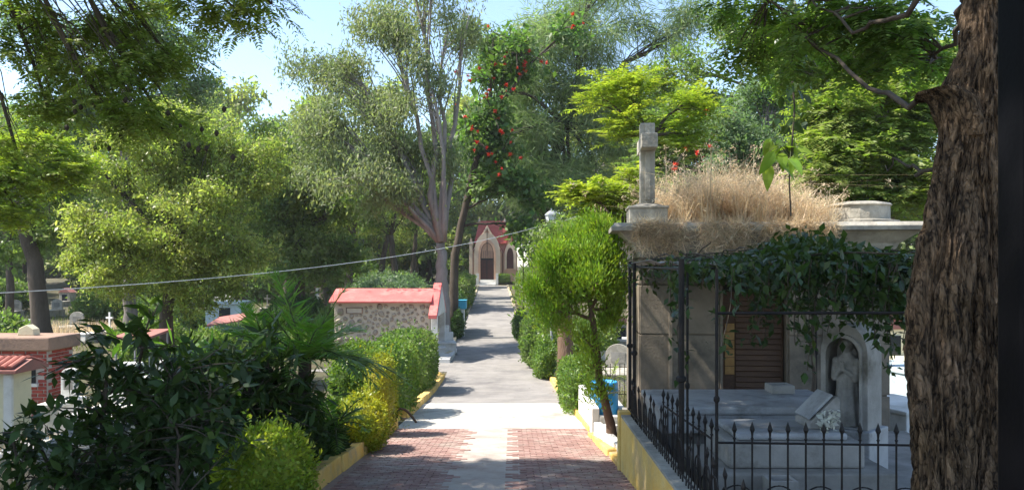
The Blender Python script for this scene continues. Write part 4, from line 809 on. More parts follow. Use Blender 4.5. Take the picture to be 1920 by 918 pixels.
MB().prism([(Y0-.6,ze-.62),(Y0+3.6,ze-.62),(Y0+1.5,zp-.12)],'x',xp0+.2,xp0+.4).build('porch_gable',M['white_stone'],s0)
for y_ in (Y0-.62,Y0+3.3): MB().box((xR+.12,y_,zg-.1),(xR+.42,y_+.3,ze-.60)).build('porch_column',M['white_stone'],s0,.015)
MB().box((xR-.2,Y0-.8,zg-.2),(xR+1.0,Y0+3.8,zg+.18)).build('porch_step',M['white_stone'],s0,.015)

# --- brick mausoleum at left
Y0 = 17.0; bx0, bx1 = -13.2, (88-960)/F*17; zg = gz(-10.5,17.5); zt = float(at(0,657,Y0)[2])
b1 = thing('brick_mausoleum','red brick mausoleum with arched window and flat slab roof','mausoleum',((bx0+bx1)/2,Y0,zg-.05))
aw0, aw1 = float(at(30,0,Y0)[0]), float(at(66,0,Y0)[0]); awz0, awz1 = float(at(0,718,Y0)[2]), float(at(0,690,Y0)[2]); acx = (aw0+aw1)/2; awr = (aw1-aw0)/2
MB().box((bx0,Y0+.02,zg-.2),(bx1,Y0+1.0,zt)).build('wall',M['brick_mortar'],b1)
bk_ = MB(); rg = np.random.default_rng(95); z = zg-.1; k = 0
while z < zt-.07:
    x = bx0+(k%2)*.13
    while x < bx1-.02:
        x1 = min(x+.25,bx1); cxm, czm = (x+x1)/2, z+.03; inw = (abs(cxm-acx) < awr+.08 and awz0 < czm < awz1) or ((cxm-acx)**2+(czm-awz1)**2 < (awr+.08)**2 and czm >= awz1)
        if not inw: bk_.box((x,Y0+rg.uniform(-.004,.004),z),(x1-.018,Y0+.019,z+.062),.003)
        x += .265
    y = Y0+.05+(k%2)*.13
    while y < Y0+.75: bk_.box((bx1-.001,y,z),(bx1+.016+rg.uniform(-.003,.003),y+.24,z+.062),.002); y += .265
    z += .078; k += 1
tag(bk_.build('bricks',M['brick_red'],b1),kind='stuff')
pts = [(acx+awr,awz0)]+[(acx+awr*math.cos(q),awz1+awr*math.sin(q)) for q in np.linspace(0,math.pi,12)]+[(acx-awr,awz0)]
wn = MB().prism(pts,'y',Y0+.0,Y0+.019).build('window',M['window_dark'],b1)
for i in range(1,13):
    if i < 13:
        a = math.pi*(i-.5)/12; c_ = np.array([acx+math.cos(a)*(awr+.05),Y0-.01,awz1+math.sin(a)*(awr+.05)]); vb = MB().box((-.05,-.02,-.035),(.05,.025,.035)); q = np.concatenate(vb.v); R_ = np.array(Matrix.Rotation(-a,3,'Y')); MB().add(q@R_.T+c_,vb.f).build('arch_brick',M['brick_red'],wn)
for k in range(3): MB().tube([(acx+(k-1)*.12,Y0-.015,awz0),(acx+(k-1)*.12,Y0-.015,awz1+awr*.9)],.008,5).build('window_bar',M['iron'],wn)
MB().box((acx-awr-.08,Y0-.06,awz0-.07),(acx+awr+.08,Y0+.015,awz0-.002)).build('window_sill',M['white_stone'],wn)
MB().box((bx0-.15,Y0-.14,zt+.002),(bx1+.14,Y0+1.1,zt+.30)).build('roof_slab',M['roof_slab'],b1,.03)
fi = thing('roof_finial','pale five-sided stone finial on the brick mausoleum roof','finial',at(54,0,Y0+.5)*np.array([1,1,0])+[0,0,zt+.302]); q = at(54,0,Y0+.5)
MB().prism([(q[0]-.19,zt+.302),(q[0]+.19,zt+.302),(q[0]+.17,zt+.44),(q[0]+.02,zt+.54),(q[0]-.15,zt+.46)],'y',Y0+.38,Y0+.62).build('block',M['cream'],fi,.012)
# --- cream little chapel at left edge
Y0 = 12.6; cx0, cx1 = -10.2, float(at(24,0,Y0)[0]); zg = gz(-9,13); ze = float(at(0,695,Y0)[2])
c1 = thing('cream_chapel','cream plastered tomb chapel with red tiled roof at the left edge','chapel',((cx0+cx1)/2,Y0,zg-.05))
MB().box((cx0,Y0,zg-.2),(cx1,Y0+.5,ze)).build('wall',M['cream'],c1,.02)
MB().prism([(Y0-.2,ze-.02),(Y0-.2,ze+.03),(Y0+.25,ze+.17),(Y0+.7,ze+.03),(Y0+.7,ze-.02)],'x',cx0-.1,cx1+.17).build('roof',M['roof_pink'],c1)
tm = MB(); a = np.linspace(0,math.pi,6); v = [(.055*math.cos(q),y_,.045*math.sin(q)) for y_ in (-.2,.2) for q in a]; tm.add(v,[(i,i+1,7+i,6+i) for i in range(5)]+[tuple(range(6))[::-1],tuple(range(6,12))]); tme = bpy.data.meshes.new('roof_tile'); tme.from_pydata(np.concatenate(tm.v).tolist(),[],tm.f); tme.materials.append(M['tile_red'])
for i,x in enumerate(np.arange(cx0-.04,cx1+.15,.12)):
    inst('roof_tile',tme,c1,np.array([x,Y0+.02,ze+.125])-WL(c1),(math.atan2(.14,.45),0,0)); inst('roof_tile',tme,c1,np.array([x,Y0+.48,ze+.125])-WL(c1),(-math.atan2(.14,.45),0,0))
MB().box((cx1-.12,Y0-.06,zg-.1),(cx1+.02,Y0-.002,ze-.05)).build('corner_pilaster',M['white_stone'],c1,.01)
tomb('tomb','white round-topped headstone beside the red brick mausoleum',117,15.2,.36,.9,.62,M['white_stone'],'arch')
tomb('tomb','grey concrete tomb half hidden under the dark leafy shrub',160,10.6,.7,1.4,.55,M['grey_stone'],None,rz=.2)
tomb('tomb','broken white tomb slab behind the dark leafy shrub stems',350,11.5,1.4,1.6,.35,M['white_stone'],None,rz=-.1)
tomb('tomb','small white slab tomb in the straw grass at the left',60,12.0,.7,1.3,.2,M['white_stone'],None,rz=.3)
for i,(x,Y) in enumerate([(215,14.5),(290,15.5)]): tomb('tomb','white tomb glimpsed through the dark leafy shrub',x,Y,.9,1.6,.55,M['white_stone'],'step',group='tombs behind the shrub')
# --- pale blue tomb house, canopies
Y0 = 45; X0 = float(at(385,0,Y0)[0]); X1 = float(at(452,0,Y0)[0]); zg = gz(-17,45); zt = float(at(0,570,Y0)[2])
h1 = thing('blue_tomb_house','pale blue flat-roofed tomb house with dark window under the trees','tomb house',((X0+X1)/2,Y0,zg-.05)); MB().box((X0,Y0,zg-.2),(X1,Y0+2,zt)).build('wall',M['paleblue'],h1,.02); MB().box((X0-.15,Y0-.2,zt+.002),(X1+.15,Y0+2.2,zt+.14)).build('roof',M['paleblue'],h1,.02)
wn = MB().box((X0+.8,Y0-.02,zt-.85),(X0+1.45,Y0+.01,zt-.2)).build('window',M['window_dark'],h1); MB().box((X0+.75,Y0-.05,zt-.92),(X0+1.5,Y0,zt-.852)).build('window_sill',M['white_stone'],wn)
def canopy(label, xa, xb, ya, yb, Y, d_, tilt):
    a, b = at(xa,ya,Y), at(xb,yb,Y); z = gz(a[0],Y); t = thing('grave_canopy',label,'canopy',((a[0]+b[0])/2,Y,z-.05))
    dz = tilt
    MB().add([(a[0],Y,a[2]),(b[0],Y,b[2]),(b[0],Y+d_,b[2]+dz),(a[0],Y+d_,a[2]+dz),(a[0],Y,a[2]+.07),(b[0],Y,b[2]+.07),(b[0],Y+d_,b[2]+dz+.07),(a[0],Y+d_,a[2]+dz+.07)],[(3,2,1,0),(4,5,6,7),(0,1,5,4),(1,2,6,5),(2,3,7,6),(3,0,4,7)]).build('roof',M['roof_pink'],t)
    for x_,zz in ((a[0]+.1,a[2]),(b[0]-.1,b[2])):
        for y_,e in ((Y+.1,0),(Y+d_-.1,dz)): MB().tube([(x_,y_,z-.1),(x_,y_,zz+e*.9)],.03,6).build('post',M['galv'],t)
    b_ = MB().box((a[0]+.4,Y+.3,z-.1),(b[0]-.4,Y+d_-.2,z+.5)).build('tomb_block',M['white_stone'],t,.02)
canopy('tilted red tin canopy over a grave before the blue tomb house',385,450,613,603,34,1.6,.28)
canopy('flat pinkish tin canopy over a grave beside the bushy tree',208,284,636,634,23.5,1.4,.12)
rf = thing('rail_fence','weathered grey wooden rail fence under the leaning trunk','fence',(at(20,0,33)[0],33,gz(-21,33)))
for k in range(5): x_ = at(-30+k*24,0,33)[0]; MB().box((x_-.05,33,gz(x_,33)-.1),(x_+.05,33.1,gz(x_,33)+1.5)).build('post',M['bark_grey'],rf)
for z_ in (.6,1.0,1.35): MB().box((at(-40,0,33)[0],32.95,gz(-21,33)+z_),(at(75,0,33)[0],32.998,gz(-21,33)+z_+.1)).build('rail',M['bark_grey'],rf)

# ================================================================ LAMPS, CABLE
def lamp(label, X, Y, H, mt):
    z = gz(X,Y); t = thing('street_lamp',label,'street lamp',(X,Y,z-.05))
    mb = MB(); mb.lathe([(.14,0),(.14,.1),(.10,.2),(.085,.9),(.06,1.0),(.045,H-.9),(.06,H-.85),(.04,H-.8),(.04,H-.55)],(X,Y,z-.05),12); mb.build('pole',mt,t,smooth=True)
    hd = MB(); hd.lathe([(.08,0),(.13,.04),(.18,.1),(.24,.42),(.22,.44)],(X,Y,z+H-.6),6); ln = hd.build('lantern',M['lamp_glass'],t)
    MB().lathe([(.27,0),(.25,.05),(.12,.16),(.03,.2),(.02,.28)],(X,Y,z+H-.16),6).build('lantern_cap',M['galv'],ln)
    for k in range(6):
        a = k*math.pi/3; MB().tube([(X+.182*math.cos(a),Y+.182*math.sin(a),z+H-.5),(X+.244*math.cos(a),Y+.244*math.sin(a),z+H-.17)],.012,4).build('lantern_rib',M['galv'],ln)
    MB().tube([(X-.3,Y,z+H-1.0),(X+.3,Y,z+H-1.0)],.02,6).build('crossbar',mt,t); return t
XL = float(at(1034,0,30.5)[0]); lamp('grey street lamp with glass lantern holding the white cable',XL,30.5,gz(0,0)*0+float(at(0,396,30.5)[2])-gz(XL,30.5),M['galv'])
X2 = float(at(981,0,62)[0]); lamp('slim dark street lamp farther along the right kerb',X2,62,float(at(0,452,62)[2])-gz(X2,62),M['iron'])
A, B = at(-60,552,13.0), at(1034,418,30.5)-np.array([0,.0,0]); t = np.linspace(0,1,60)[:,None]; P = A+(B-A)*t; P[:,2] -= .55*4*(t*(1-t))[:,0]*.75
cb = tag(MB().tube(P,.0095,6).build('cable',M['wire']),'white overhead cable sagging from the street lamp across the left side','cable')
C_ = at(1180,330,22); P = B+(C_-B)*t; P[:,2] -= .3*4*(t*(1-t))[:,0]; tag(MB().tube(P,.006,5).build('cable',M['wire']),'thin cable running from the street lamp toward the mausoleum cross','cable')
P = at(1034,428,30.4)+(at(1000,460,30.4)-at(1034,428,30.4))*t; P[:,2] -= .18*4*(t*(1-t))[:,0]; tag(MB().tube(P,.009,5).build('cable',M['wire']),'short drooping loose wire below the street lamp lantern','cable')

# ================================================================ CHAPEL
Yc = 116.; px = Yc/F; zb = float(at(0,524,Yc)[2])
def cxp(x): return (x-960)*px
def czp(y): return ZC-(y-500)*px
ch = thing('chapel','beige gothic chapel with red steep roofs and pointed doorway at the drive end','chapel',(cxp(912),Yc,zb-.05))
def gable(xa,xb,ye,yp,y0,y1,nm,mt,par=ch,zbase=None): return MB().prism([(cxp(xa),zbase or zb-.3),(cxp(xb),zbase or zb-.3),(cxp(xb),czp(ye)),(cxp((xa+xb)/2),czp(yp)),(cxp(xa),czp(ye))],'y',y0,y1).build(nm,mt,par,.02)
def ogive(xa,xb,yb_,ys,yt,k=.0,n=7):
    """pointed arch outline, base yb_, springing ys, tip yt"""
    xm = (xa+xb)/2; L = [(xb+(xm-xb)*(1-math.cos(t*math.pi/2)), ys+(yt-ys)*math.sin(t*math.pi/2)**.85) for t in np.linspace(0,1,n)]; R = [(2*xm-x,y) for x,y in L[::-1][1:]]
    return [(cxp(x),czp(y)) for x,y in [(xb,yb_)]+L+R+[(xa,yb_)]]
gable(886,941,474,428,Yc,Yc+8,'nave_front',M['chapel_beige'])
MB().prism([(cxp(883),czp(476)),(cxp(886),czp(470)),(cxp(913.5),czp(422)),(cxp(941),czp(470)),(cxp(944),czp(476)),(cxp(913.5),czp(429))],'y',Yc-.25,Yc+.2).build('gable_trim',M['chapel_trim'],ch,.02)
ot = ogive(889,938,525,480,436); it = ogive(899,928,525,482,452); n = len(ot)
def band(o_,i_,y0,y1,nm,mt):
    n = len(o_); v = [(x,y0,z) for x,z in o_]+[(x,y0,z) for x,z in i_]+[(x,y1,z) for x,z in o_]+[(x,y1,z) for x,z in i_]
    f = [(i,i+1,n+i+1,n+i) for i in range(n-1)]+[(i,2*n+i,2*n+i+1,i+1) for i in range(n-1)]+[(n+i,n+i+1,3*n+i+1,3*n+i) for i in range(n-1)]
    return MB().add(v,f).build(nm,mt,ch)
band(ot,it,Yc-.35,Yc-.02,'arch_surround',M['chapel_trim'])
band(ogive(897,930,525,481,449),ogive(901,926,525,483,455),Yc-.42,Yc-.36,'arch_moulding',M['chapel_beige'])
dn = MB().prism(it,'y',Yc-.06,Yc-.01).build('doorway',M['window_dark'],ch)
for k in range(2): MB().box((cxp(901+k*13),Yc-.14,czp(523)),(cxp(912+k*13),Yc-.07,czp(487))).build('door_leaf',M['door_red'],dn,.01)
MB().prism([p for p in ogive(902,925,484,481,456)],'y',Yc-.13,Yc-.07).build('tympanum',M['chapel_beige'],dn)
for k in range(7): MB().tube([(cxp(902.5+k*3.6),Yc-.2,czp(523)),(cxp(902.5+k*3.6),Yc-.2,czp(470))],.035,5).build('gate_bar',M['iron'],dn)
MB().tube([(cxp(913.5),Yc-.45,czp(480)),(cxp(913.5),Yc-.45,czp(428))],.05,5).build('finial_rod',M['iron'],ch)
for xa,xb in ((890,912),(915,937)):
    v = []; rf_ = MB().add([(cxp(884),Yc+.3,czp(470)),(cxp(913.5),Yc+.3,czp(420)),(cxp(943),Yc+.3,czp(470)),(cxp(884),Yc+9,czp(470)),(cxp(913.5),Yc+9,czp(420)),(cxp(943),Yc+9,czp(470))],[(0,1,4,3),(1,2,5,4),(0,2,1),(3,4,5),(0,3,5,2)])
rf_.build('nave_roof',M['chapel_red'],ch)
MB().add([(cxp(888),Yc+.9,czp(456)),(cxp(957),Yc+.9,czp(456)),(cxp(957),Yc+6.5,czp(456)),(cxp(888),Yc+6.5,czp(456)),(cxp(897),Yc+3.7,czp(411)),(cxp(946),Yc+3.7,czp(411))],[(0,1,5,4),(2,3,4,5),(1,2,5),(3,0,4),(3,2,1,0)]).build('transept_roof',M['chapel_red'],ch,.02)
MB().box((cxp(890),Yc+1.4,zb),(cxp(955),Yc+6.0,czp(454)-.002)).build('transept',M['chapel_beige'],ch)
for x_ in (897,946): MB().tube([(cxp(x_),Yc+3.7,czp(413)),(cxp(x_),Yc+3.7,czp(404))],[.22,.03],6).build('ridge_finial',M['chapel_trim'],ch)
gable(943,970,478,437,Yc+.5,Yc+7,'side_chapel',M['chapel_beige'])
MB().prism([(cxp(941),czp(482)),(cxp(956.5),czp(432)),(cxp(972),czp(482)),(cxp(956.5),czp(439))],'y',Yc+.3,Yc+7.2).build('side_roof',M['chapel_red'],ch)
ot2 = ogive(946,968,507,482,455); it2 = ogive(950,963,503,484,464); band(ot2,it2,Yc+.2,Yc+.48,'window_surround',M['chapel_trim']); MB().prism(it2,'y',Yc+.42,Yc+.49).build('window',M['door_red'],ch)
MB().box((cxp(880),Yc-.3,zb-.3),(cxp(886),Yc+1.0,czp(458))).build('buttress',M['chapel_trim'],ch,.02); MB().prism([(cxp(878.5),czp(458)),(cxp(887.5),czp(458)),(cxp(883),czp(446))],'y',Yc-.4,Yc+1.1).build('buttress_cap',M['chapel_trim'],ch)
zr = float(prof(112.4))
for k in range(4): 
    h_ = zr+(zb-zr)*(k+1)/4; MB().box((cxp(900),112.6+k*.8,zr-.4),(cxp(930),112.6+(k+1)*.8-.003 if k<3 else Yc-.02,h_)).build('step',M['white_stone'],ch,.02)
for xa,xb in ((894.5,899.5),(930.5,935)): MB().box((cxp(xa),112.8,zr-.3),(cxp(xb),113.4,czp(512))).build('gate_pillar',M['white_stone'],ch,.02)
hedge('chapel_hedge','clipped dark green box hedge right of the chapel steps',(cxp(945.5),113.6,czp(521)),(.85,.5,.62),L_['l_hedge'],301,2500,.12,.07,5.,amp=.04)
hedge('chapel_hedge','small dark green hedge left of the chapel steps',(cxp(888.5),113.6,czp(522)),(.5,.5,.55),L_['l_dark'],302,1500,.12,.07,5.,amp=.04)

# ================================================================ LEFT PLANTING
def shrub(name, label, stems, npts, lm, seed, Lr, nparts=300, bark=M['bark_dark'], region=None, group=None, cat='shrub', wl=.42):
    """stems: list of (base xyz, top xyz, radius, spread, nleaves)"""
    rng = np.random.default_rng(seed); b = np.array(stems[0][0]); root = thing(name, label, cat, b, 0, group); mb = MB(); P = []; D = []
    for (s, e, r, sp, nl) in stems:
        pt = curve(s, e, 10, rng, .12, .0); mb.tube(pt, np.linspace(r, r*.35, 10), 6)
        for k in range(int(nl/14)):
            j = int(rng.integers(3, 10)); tip = pt[j]+rng.normal(0, sp, 3)*[1,1,.7]+[0,0,.08]; tw = curve(pt[j], tip, 5, rng, .1, .06); mb.tube(tw, np.linspace(r*.3,.004,5), 4, False)
            dv = unit((tip-pt[j])[None])[0]
            for q in range(14):
                u = rng.uniform(.45,1.08); p = pt[j]+(tip-pt[j])*u+rng.normal(0,.03,3); P.append(p); D.append(dv*.5+rng.normal(0,.65,3)+np.array([0,-.1,-.15]))
    mb.build('stem', bark, root); P = np.array(P); D = np.array(D); S = rng.uniform(*Lr, len(P))
    me = big_leaf('leaf', lm, 1, wl); place_leaves(root, P, D, S, me, rng, nparts, np.argsort(P[:,1]-.5*P[:,2]+rng.uniform(0,1.,len(P))), wl, lm)
    return root
def gp_(x, Y): X = (x-960)/F*Y; return np.array([X, Y, gz(X,Y)-.05])
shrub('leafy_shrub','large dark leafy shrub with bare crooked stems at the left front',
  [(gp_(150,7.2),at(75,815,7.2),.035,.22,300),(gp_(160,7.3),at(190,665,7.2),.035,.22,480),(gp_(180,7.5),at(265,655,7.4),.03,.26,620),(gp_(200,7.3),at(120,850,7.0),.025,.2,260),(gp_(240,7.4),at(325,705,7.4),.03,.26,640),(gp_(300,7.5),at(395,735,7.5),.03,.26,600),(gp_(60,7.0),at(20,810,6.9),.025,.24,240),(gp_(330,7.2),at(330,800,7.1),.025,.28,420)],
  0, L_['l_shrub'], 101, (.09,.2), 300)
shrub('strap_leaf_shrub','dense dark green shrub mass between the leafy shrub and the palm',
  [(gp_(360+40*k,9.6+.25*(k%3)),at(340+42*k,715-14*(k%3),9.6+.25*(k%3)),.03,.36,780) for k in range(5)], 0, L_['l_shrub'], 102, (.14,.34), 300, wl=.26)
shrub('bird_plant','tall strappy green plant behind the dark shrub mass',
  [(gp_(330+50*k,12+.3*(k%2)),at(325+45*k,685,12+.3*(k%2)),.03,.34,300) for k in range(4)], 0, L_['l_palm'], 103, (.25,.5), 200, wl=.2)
palm('feather_palm','green feather palm with arching fronds above the dark shrubs',gp_(572,10.7)+[0,0,.04],1.6,24,1.4,L_['l_palm'],111,.36,.09,30,(.2,1.25),lw=.085)
palm('feather_palm','smaller dark feather palm left of the tall arching one',gp_(492,11.9)+[0,0,.04],1.75,13,1.0,L_['l_palm'],112,.38,.07,26,(.1,1.3),lw=.085)
palm('feather_palm','low arching palm between the tall palm and the lime hedge',gp_(628,11.8)+[0,0,.04],.55,9,.8,L_['l_palm'],113,.36,.06,24,(.1,1.1),lw=.085)
def hat(name,label,x0,x1,y0,Y,depth,lm,seed,n,L,W,p=2.6,amp=.14,base=None,cat='hedge',up=.4):
    a,b = (x0-960)/F*Y,(x1-960)/F*Y; zt_ = float(at(0,y0,Y)[2]); zg_ = gz((a+b)/2,Y)-.05; return hedge(name,label,((a+b)/2,Y,(zt_+zg_)/2),((b-a)/2,depth/2,(zt_-zg_)/2),lm,seed,n,L,W,p,amp=amp,cat=cat,up=up)
hat('round_shrub','rounded lime green clipped shrub by the near left kerb',412,584,798,8.3,1.0,L_['l_lime'],121,9000,.055,.028,2.4,.16,cat='shrub')
hat('green_hedge','tall green hedge bush behind the yellow shrub and palm',622,722,645,17.0,1.7,L_['l_hedge'],122,9000,.07,.035,2.6,.15)
hat('yellow_shrub','bright yellow upright shrub on the left kerb edge',684,744,662,15.3,.9,L_['l_yellow'],123,5000,.05,.025,2.4,.18,cat='shrub')
hat('yellow_shrub','low yellow green spreading shrub in front of the upright yellow one',634,726,742,13.2,1.3,L_['l_yellow'],124,6500,.055,.026,2.3,.2,cat='shrub')
hat('green_hedge','clipped square green hedge block behind the upright yellow shrub',688,779,641,19.3,2.4,L_['l_hedge'],125,9000,.07,.04,4.,.07)
hat('dark_hedge','clipped dark glossy hedge block before the fieldstone mausoleum',712,816,622,25.5,3.0,L_['l_mid'],126,9000,.09,.055,4.,.08)
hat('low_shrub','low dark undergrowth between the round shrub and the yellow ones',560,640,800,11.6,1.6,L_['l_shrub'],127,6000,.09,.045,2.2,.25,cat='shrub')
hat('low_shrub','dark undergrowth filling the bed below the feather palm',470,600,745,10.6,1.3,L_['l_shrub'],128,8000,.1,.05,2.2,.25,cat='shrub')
ao = thing('iron_hoop','rusty bent iron hoop in the gap of the left kerb','hoop',gp_(760,17.4)); c_ = gp_(752,17.5); MB().tube([c_+np.array([-.35+.7*k/12,0,.05+.32*math.sin(math.pi*k/12)]) for k in range(13)],.03,6).build('hoop',M['rust_wood'],ao)
# roadside shrubs
def bush(label,x0,x1,y0,Y,depth,lm,seed,n=6000,L=.12,W=.07,amp=.3,name='roadside_bush',group=None):
    return hat(name,label,x0,x1,y0,Y,depth,lm,seed,n,L,W,2.2,amp,cat='bush')
bush('loose green flowering bush by the street lamp foot',978,1034,585,34,3,L_['l_mid'],131,7000)
bush('lime green bush at the right kerb before the street lamp',1000,1040,636,30,2,L_['l_hedge'],132,4500,.09,.05)
bush('dark bush along the right kerb by the second lamp',962,990,585,46,3,L_['l_dark'],133,3500)
bush('dark green roadside bush left of the drive past the eucalyptus',842,872,545,50,6,L_['l_dark'],134,5000)
bush('mid green roadside bush left of the drive before the chapel',858,886,515,72,14,L_['l_mid'],135,6000,.16,.1)
bush('small dark bush beside the blue box by the drive',846,868,585,47,2,L_['l_dark'],136,2500)
bush('large bush right of the far kerb near the chapel',968,1000,505,80,12,L_['l_mid'],137,6000,.16,.1)
bush('broad green bush behind the conifer and lamp',1045,1150,600,38,5,L_['l_mid'],138,9000,.13,.08)
bush('pale feathery bush on the slope behind the fieldstone mausoleum',660,800,515,62,6,L_['l_greygreen'],139,9000,.2,.08)
bush('dark bush under the trees left of the fieldstone mausoleum',500,610,560,46,5,L_['l_dark'],140,8000,.16,.09)
bush('low green bush under the bushy tree at left',240,330,600,30,3,L_['l_mid'],141,5000)
blu = thing('blue_box','bright blue plastic box on the left kerb of the drive','box',gp_(862,48)+[0,0,0]); q = gp_(862,48); MB().box((q[0]-.3,47.7,q[2]),(q[0]+.3,48.3,q[2]+1.75)).build('stand',M['white_stone'],blu,.02); MB().box((q[0]-.42,47.6,q[2]+1.752),(q[0]+.42,48.4,q[2]+2.25)).build('body',M['blue_tarp'],blu,.05); MB().box((q[0]-.45,47.55,q[2]+2.252),(q[0]+.45,48.45,q[2]+2.32)).build('lid',M['blue_tarp'],blu,.02)

# ================================================================ TREES
def st_euc(rng, cl): return pendant(rng, cl, np.full(len(cl),.85), 120, .26, .075)
make_tree('eucalyptus','tall pale-barked eucalyptus with sparse grey green crown beside the drive',41,832,[(830,560,0),(829,500,0),(826,455,0)],
  [(630,110,1,70,70,34),(735,50,0,85,65,44),(600,215,-1,55,60,26),(690,190,1,85,75,40),(660,310,-1,95,60,44),(760,290,1,75,90,40),(840,60,1,55,80,22),(810,170,-1,60,80,26),(880,30,2,30,60,10),(730,380,0,80,45,26),(830,340,1,40,75,20),(600,300,1,45,40,14),(770,-60,0,120,70,30)],
  st_euc, L_['l_euc'], M['bark_pale'], 201, dens=1.15, r0=.42, twig=.02, limb_r=.42, sides=14)
def st_cas(rng, cl): return needles(rng, cl, np.full(len(cl),1.25), 150, .8, .055)
make_tree('casuarina','broad feathery casuarina with drooping needles over the drive',54,1012,[(1012,470,0),(1014,420,0),(1030,330,1),(1060,230,1)],
  [(1080,430,0,50,30,12),(1190,260,1,50,60,20),(985,330,-1,60,60,22),(930,150,-4,40,60,8),(930,260,-4,45,50,8),(1050,350,-1,80,60,28),(1000,240,0,80,60,28),(1110,280,1,70,70,26),(1010,90,0,90,70,30),(1110,60,0,90,70,30),(1170,150,1,60,60,18),(985,160,0,40,70,14),(1240,60,1,60,45,12),(1310,30,1,50,35,8),(1070,170,1,60,60,16),(1150,360,1,50,50,14),(1130,-60,0,150,60,26)],
  st_cas, L_['l_cas'], M['bark_dark'], 202, dens=1.4, r0=.55, twig=.03, limb_r=.5)
fl_pts = [(722,100),(905,55),(880,150),(860,200),(897,262),(945,170),(975,125),(968,118),(985,130),(958,112),(975,100),(965,160),(880,135),(905,180),(925,185),(940,250),(918,320),(903,290),(945,330),(1075,50),(1070,45),(960,255),(935,210),(888,235),(950,100),(985,80),(915,130),(1010,110),(930,285),(962,300)]
def flowers(pts, Y, size, seed):
    def fn(root, rng, cl):
        rr_ = np.random.default_rng(seed); cl2 = np.zeros((1,3)); n = 26; me = quads_mesh('flower_cluster', leafq(rr_.normal(0,.05,(n,3)), rr_.normal(0,1,(n,3))+[0,0,.6], rr_.normal(0,1,(n,3)), rr_.uniform(.18,.36,n), rr_.uniform(.10,.18,n))); me.materials.append(L_['petal_red'])
        for (x,y) in [(x+rr_.normal(0,9),y+rr_.normal(0,9)) for x,y in pts for _ in range(2)]:
            c = at(x+rr_.normal(0,4), y+rr_.normal(0,4), Y+rr_.uniform(-2.5,-.5)); inst('flower_cluster', me, root, c-WL(root), rr_.uniform(0,6,3), (size*rr_.uniform(.7,1.3),)*3)
            j = np.argmin(((cl-c)**2).sum(1)); MB().tube([cl[j],(cl[j]+c)/2+[0,0,.1],c],.02,4).build('flower_stalk',M['bark_dark'],root)
    return fn
def st_fl(rng, cl): return np.concatenate([broad(rng, cl, np.full(len(cl),1.3), 95, .30, .14, .3)])
make_tree('tulip_tree','dark green flowering tree with red orange blossoms behind the eucalyptus',47,848,[(850,520,0),(858,440,0),(885,340,0),(905,250,0)],
  [(895,170,0,45,60,18),(890,270,0,45,50,20),(935,310,-.5,45,40,20),(968,350,-.5,40,35,18),(965,130,0,45,50,18),(940,230,0,40,50,22),(925,70,0,40,45,12),(985,430,-.5,22,35,12),(905,350,0,35,22,12),(1070,60,.5,25,30,6)],
  st_fl, L_['l_flame'], M['bark_dark'], 203, dens=.9, r0=.3, twig=.025, extra=flowers([p for p in fl_pts if p[0]>800], 46.5, .46, 9), limb_from=[-1,-3,-5,-6,-1,-3,-1,-7,-6,-1])
def st_br(rng, cl): return fronds(rng, cl, np.full(len(cl),.5), 7, .7, 11, .26, .26, .5, .3)
make_tree('lime_tree','bright lime green feathery tree behind the mausoleum cross',21,1215,[(1220,450,0),(1222,330,0),(1215,260,0)],
  [(1180,165,0,50,28,22),(1130,185,0,30,22,8),(1205,225,0,55,30,18),(1290,190,.5,50,25,20),(1300,250,.5,50,35,14),(1250,240,.5,40,30,10),(1170,255,0,35,25,9)],
  st_br, L_['l_bright'], M['bark_dark'], 204, dens=1.1, r0=.14, twig=.012)
make_tree('lime_tree','low lime green feathery sapling between the conifer and the cross pedestal',17.5,1185,[(1180,560,0),(1165,450,0)],
  [(1120,370,0,38,22,18),(1165,360,.3,32,22,16),(1140,400,.3,36,18,12),(1180,330,.5,20,20,6)],
  lambda rng, cl: fronds(rng, cl, np.full(len(cl),.3), 8, .6, 11, .32, .30, .5, .35), L_['l_bright'], M['bark_dark'], 205, r0=.08, twig=.01)
make_tree('flame_tree','spreading flame tree with orange blossoms behind the mausoleum roof',33,1330,[(1325,450,0),(1320,330,0)],
  [(1270,240,0,50,45,16),(1330,250,0,50,50,18),(1300,300,-.5,60,30,18),(1380,230,0,45,50,14),(1240,300,0,40,30,12)],
  lambda rng, cl: fronds(rng, cl, np.full(len(cl),.6), 9, .9, 9, .35, .30, .3, .4), L_['l_mid'], M['bark_dark'], 206, r0=.2, twig=.018, extra=flowers([(1345,235),(1320,215),(1290,275),(1330,280),(1265,300),(1350,260),(1300,240),(1375,215),(1310,290)], 33, .5, 12))
make_tree('grey_green_tree','soft grey green tree behind the dry roof grass',29,1420,[(1415,450,0),(1410,350,0)],
  [(1380,250,0,60,50,44),(1430,290,-.5,60,55,50),(1450,200,.5,60,55,44),(1370,310,0,50,35,34),(1480,340,-.5,60,45,40),(1500,260,0,40,60,30)],
  lambda rng, cl: broad(rng, cl, np.full(len(cl),.75), 110, .13, .055, .2), L_['l_greygreen'], M['bark_grey'], 207, r0=.22, twig=.015)
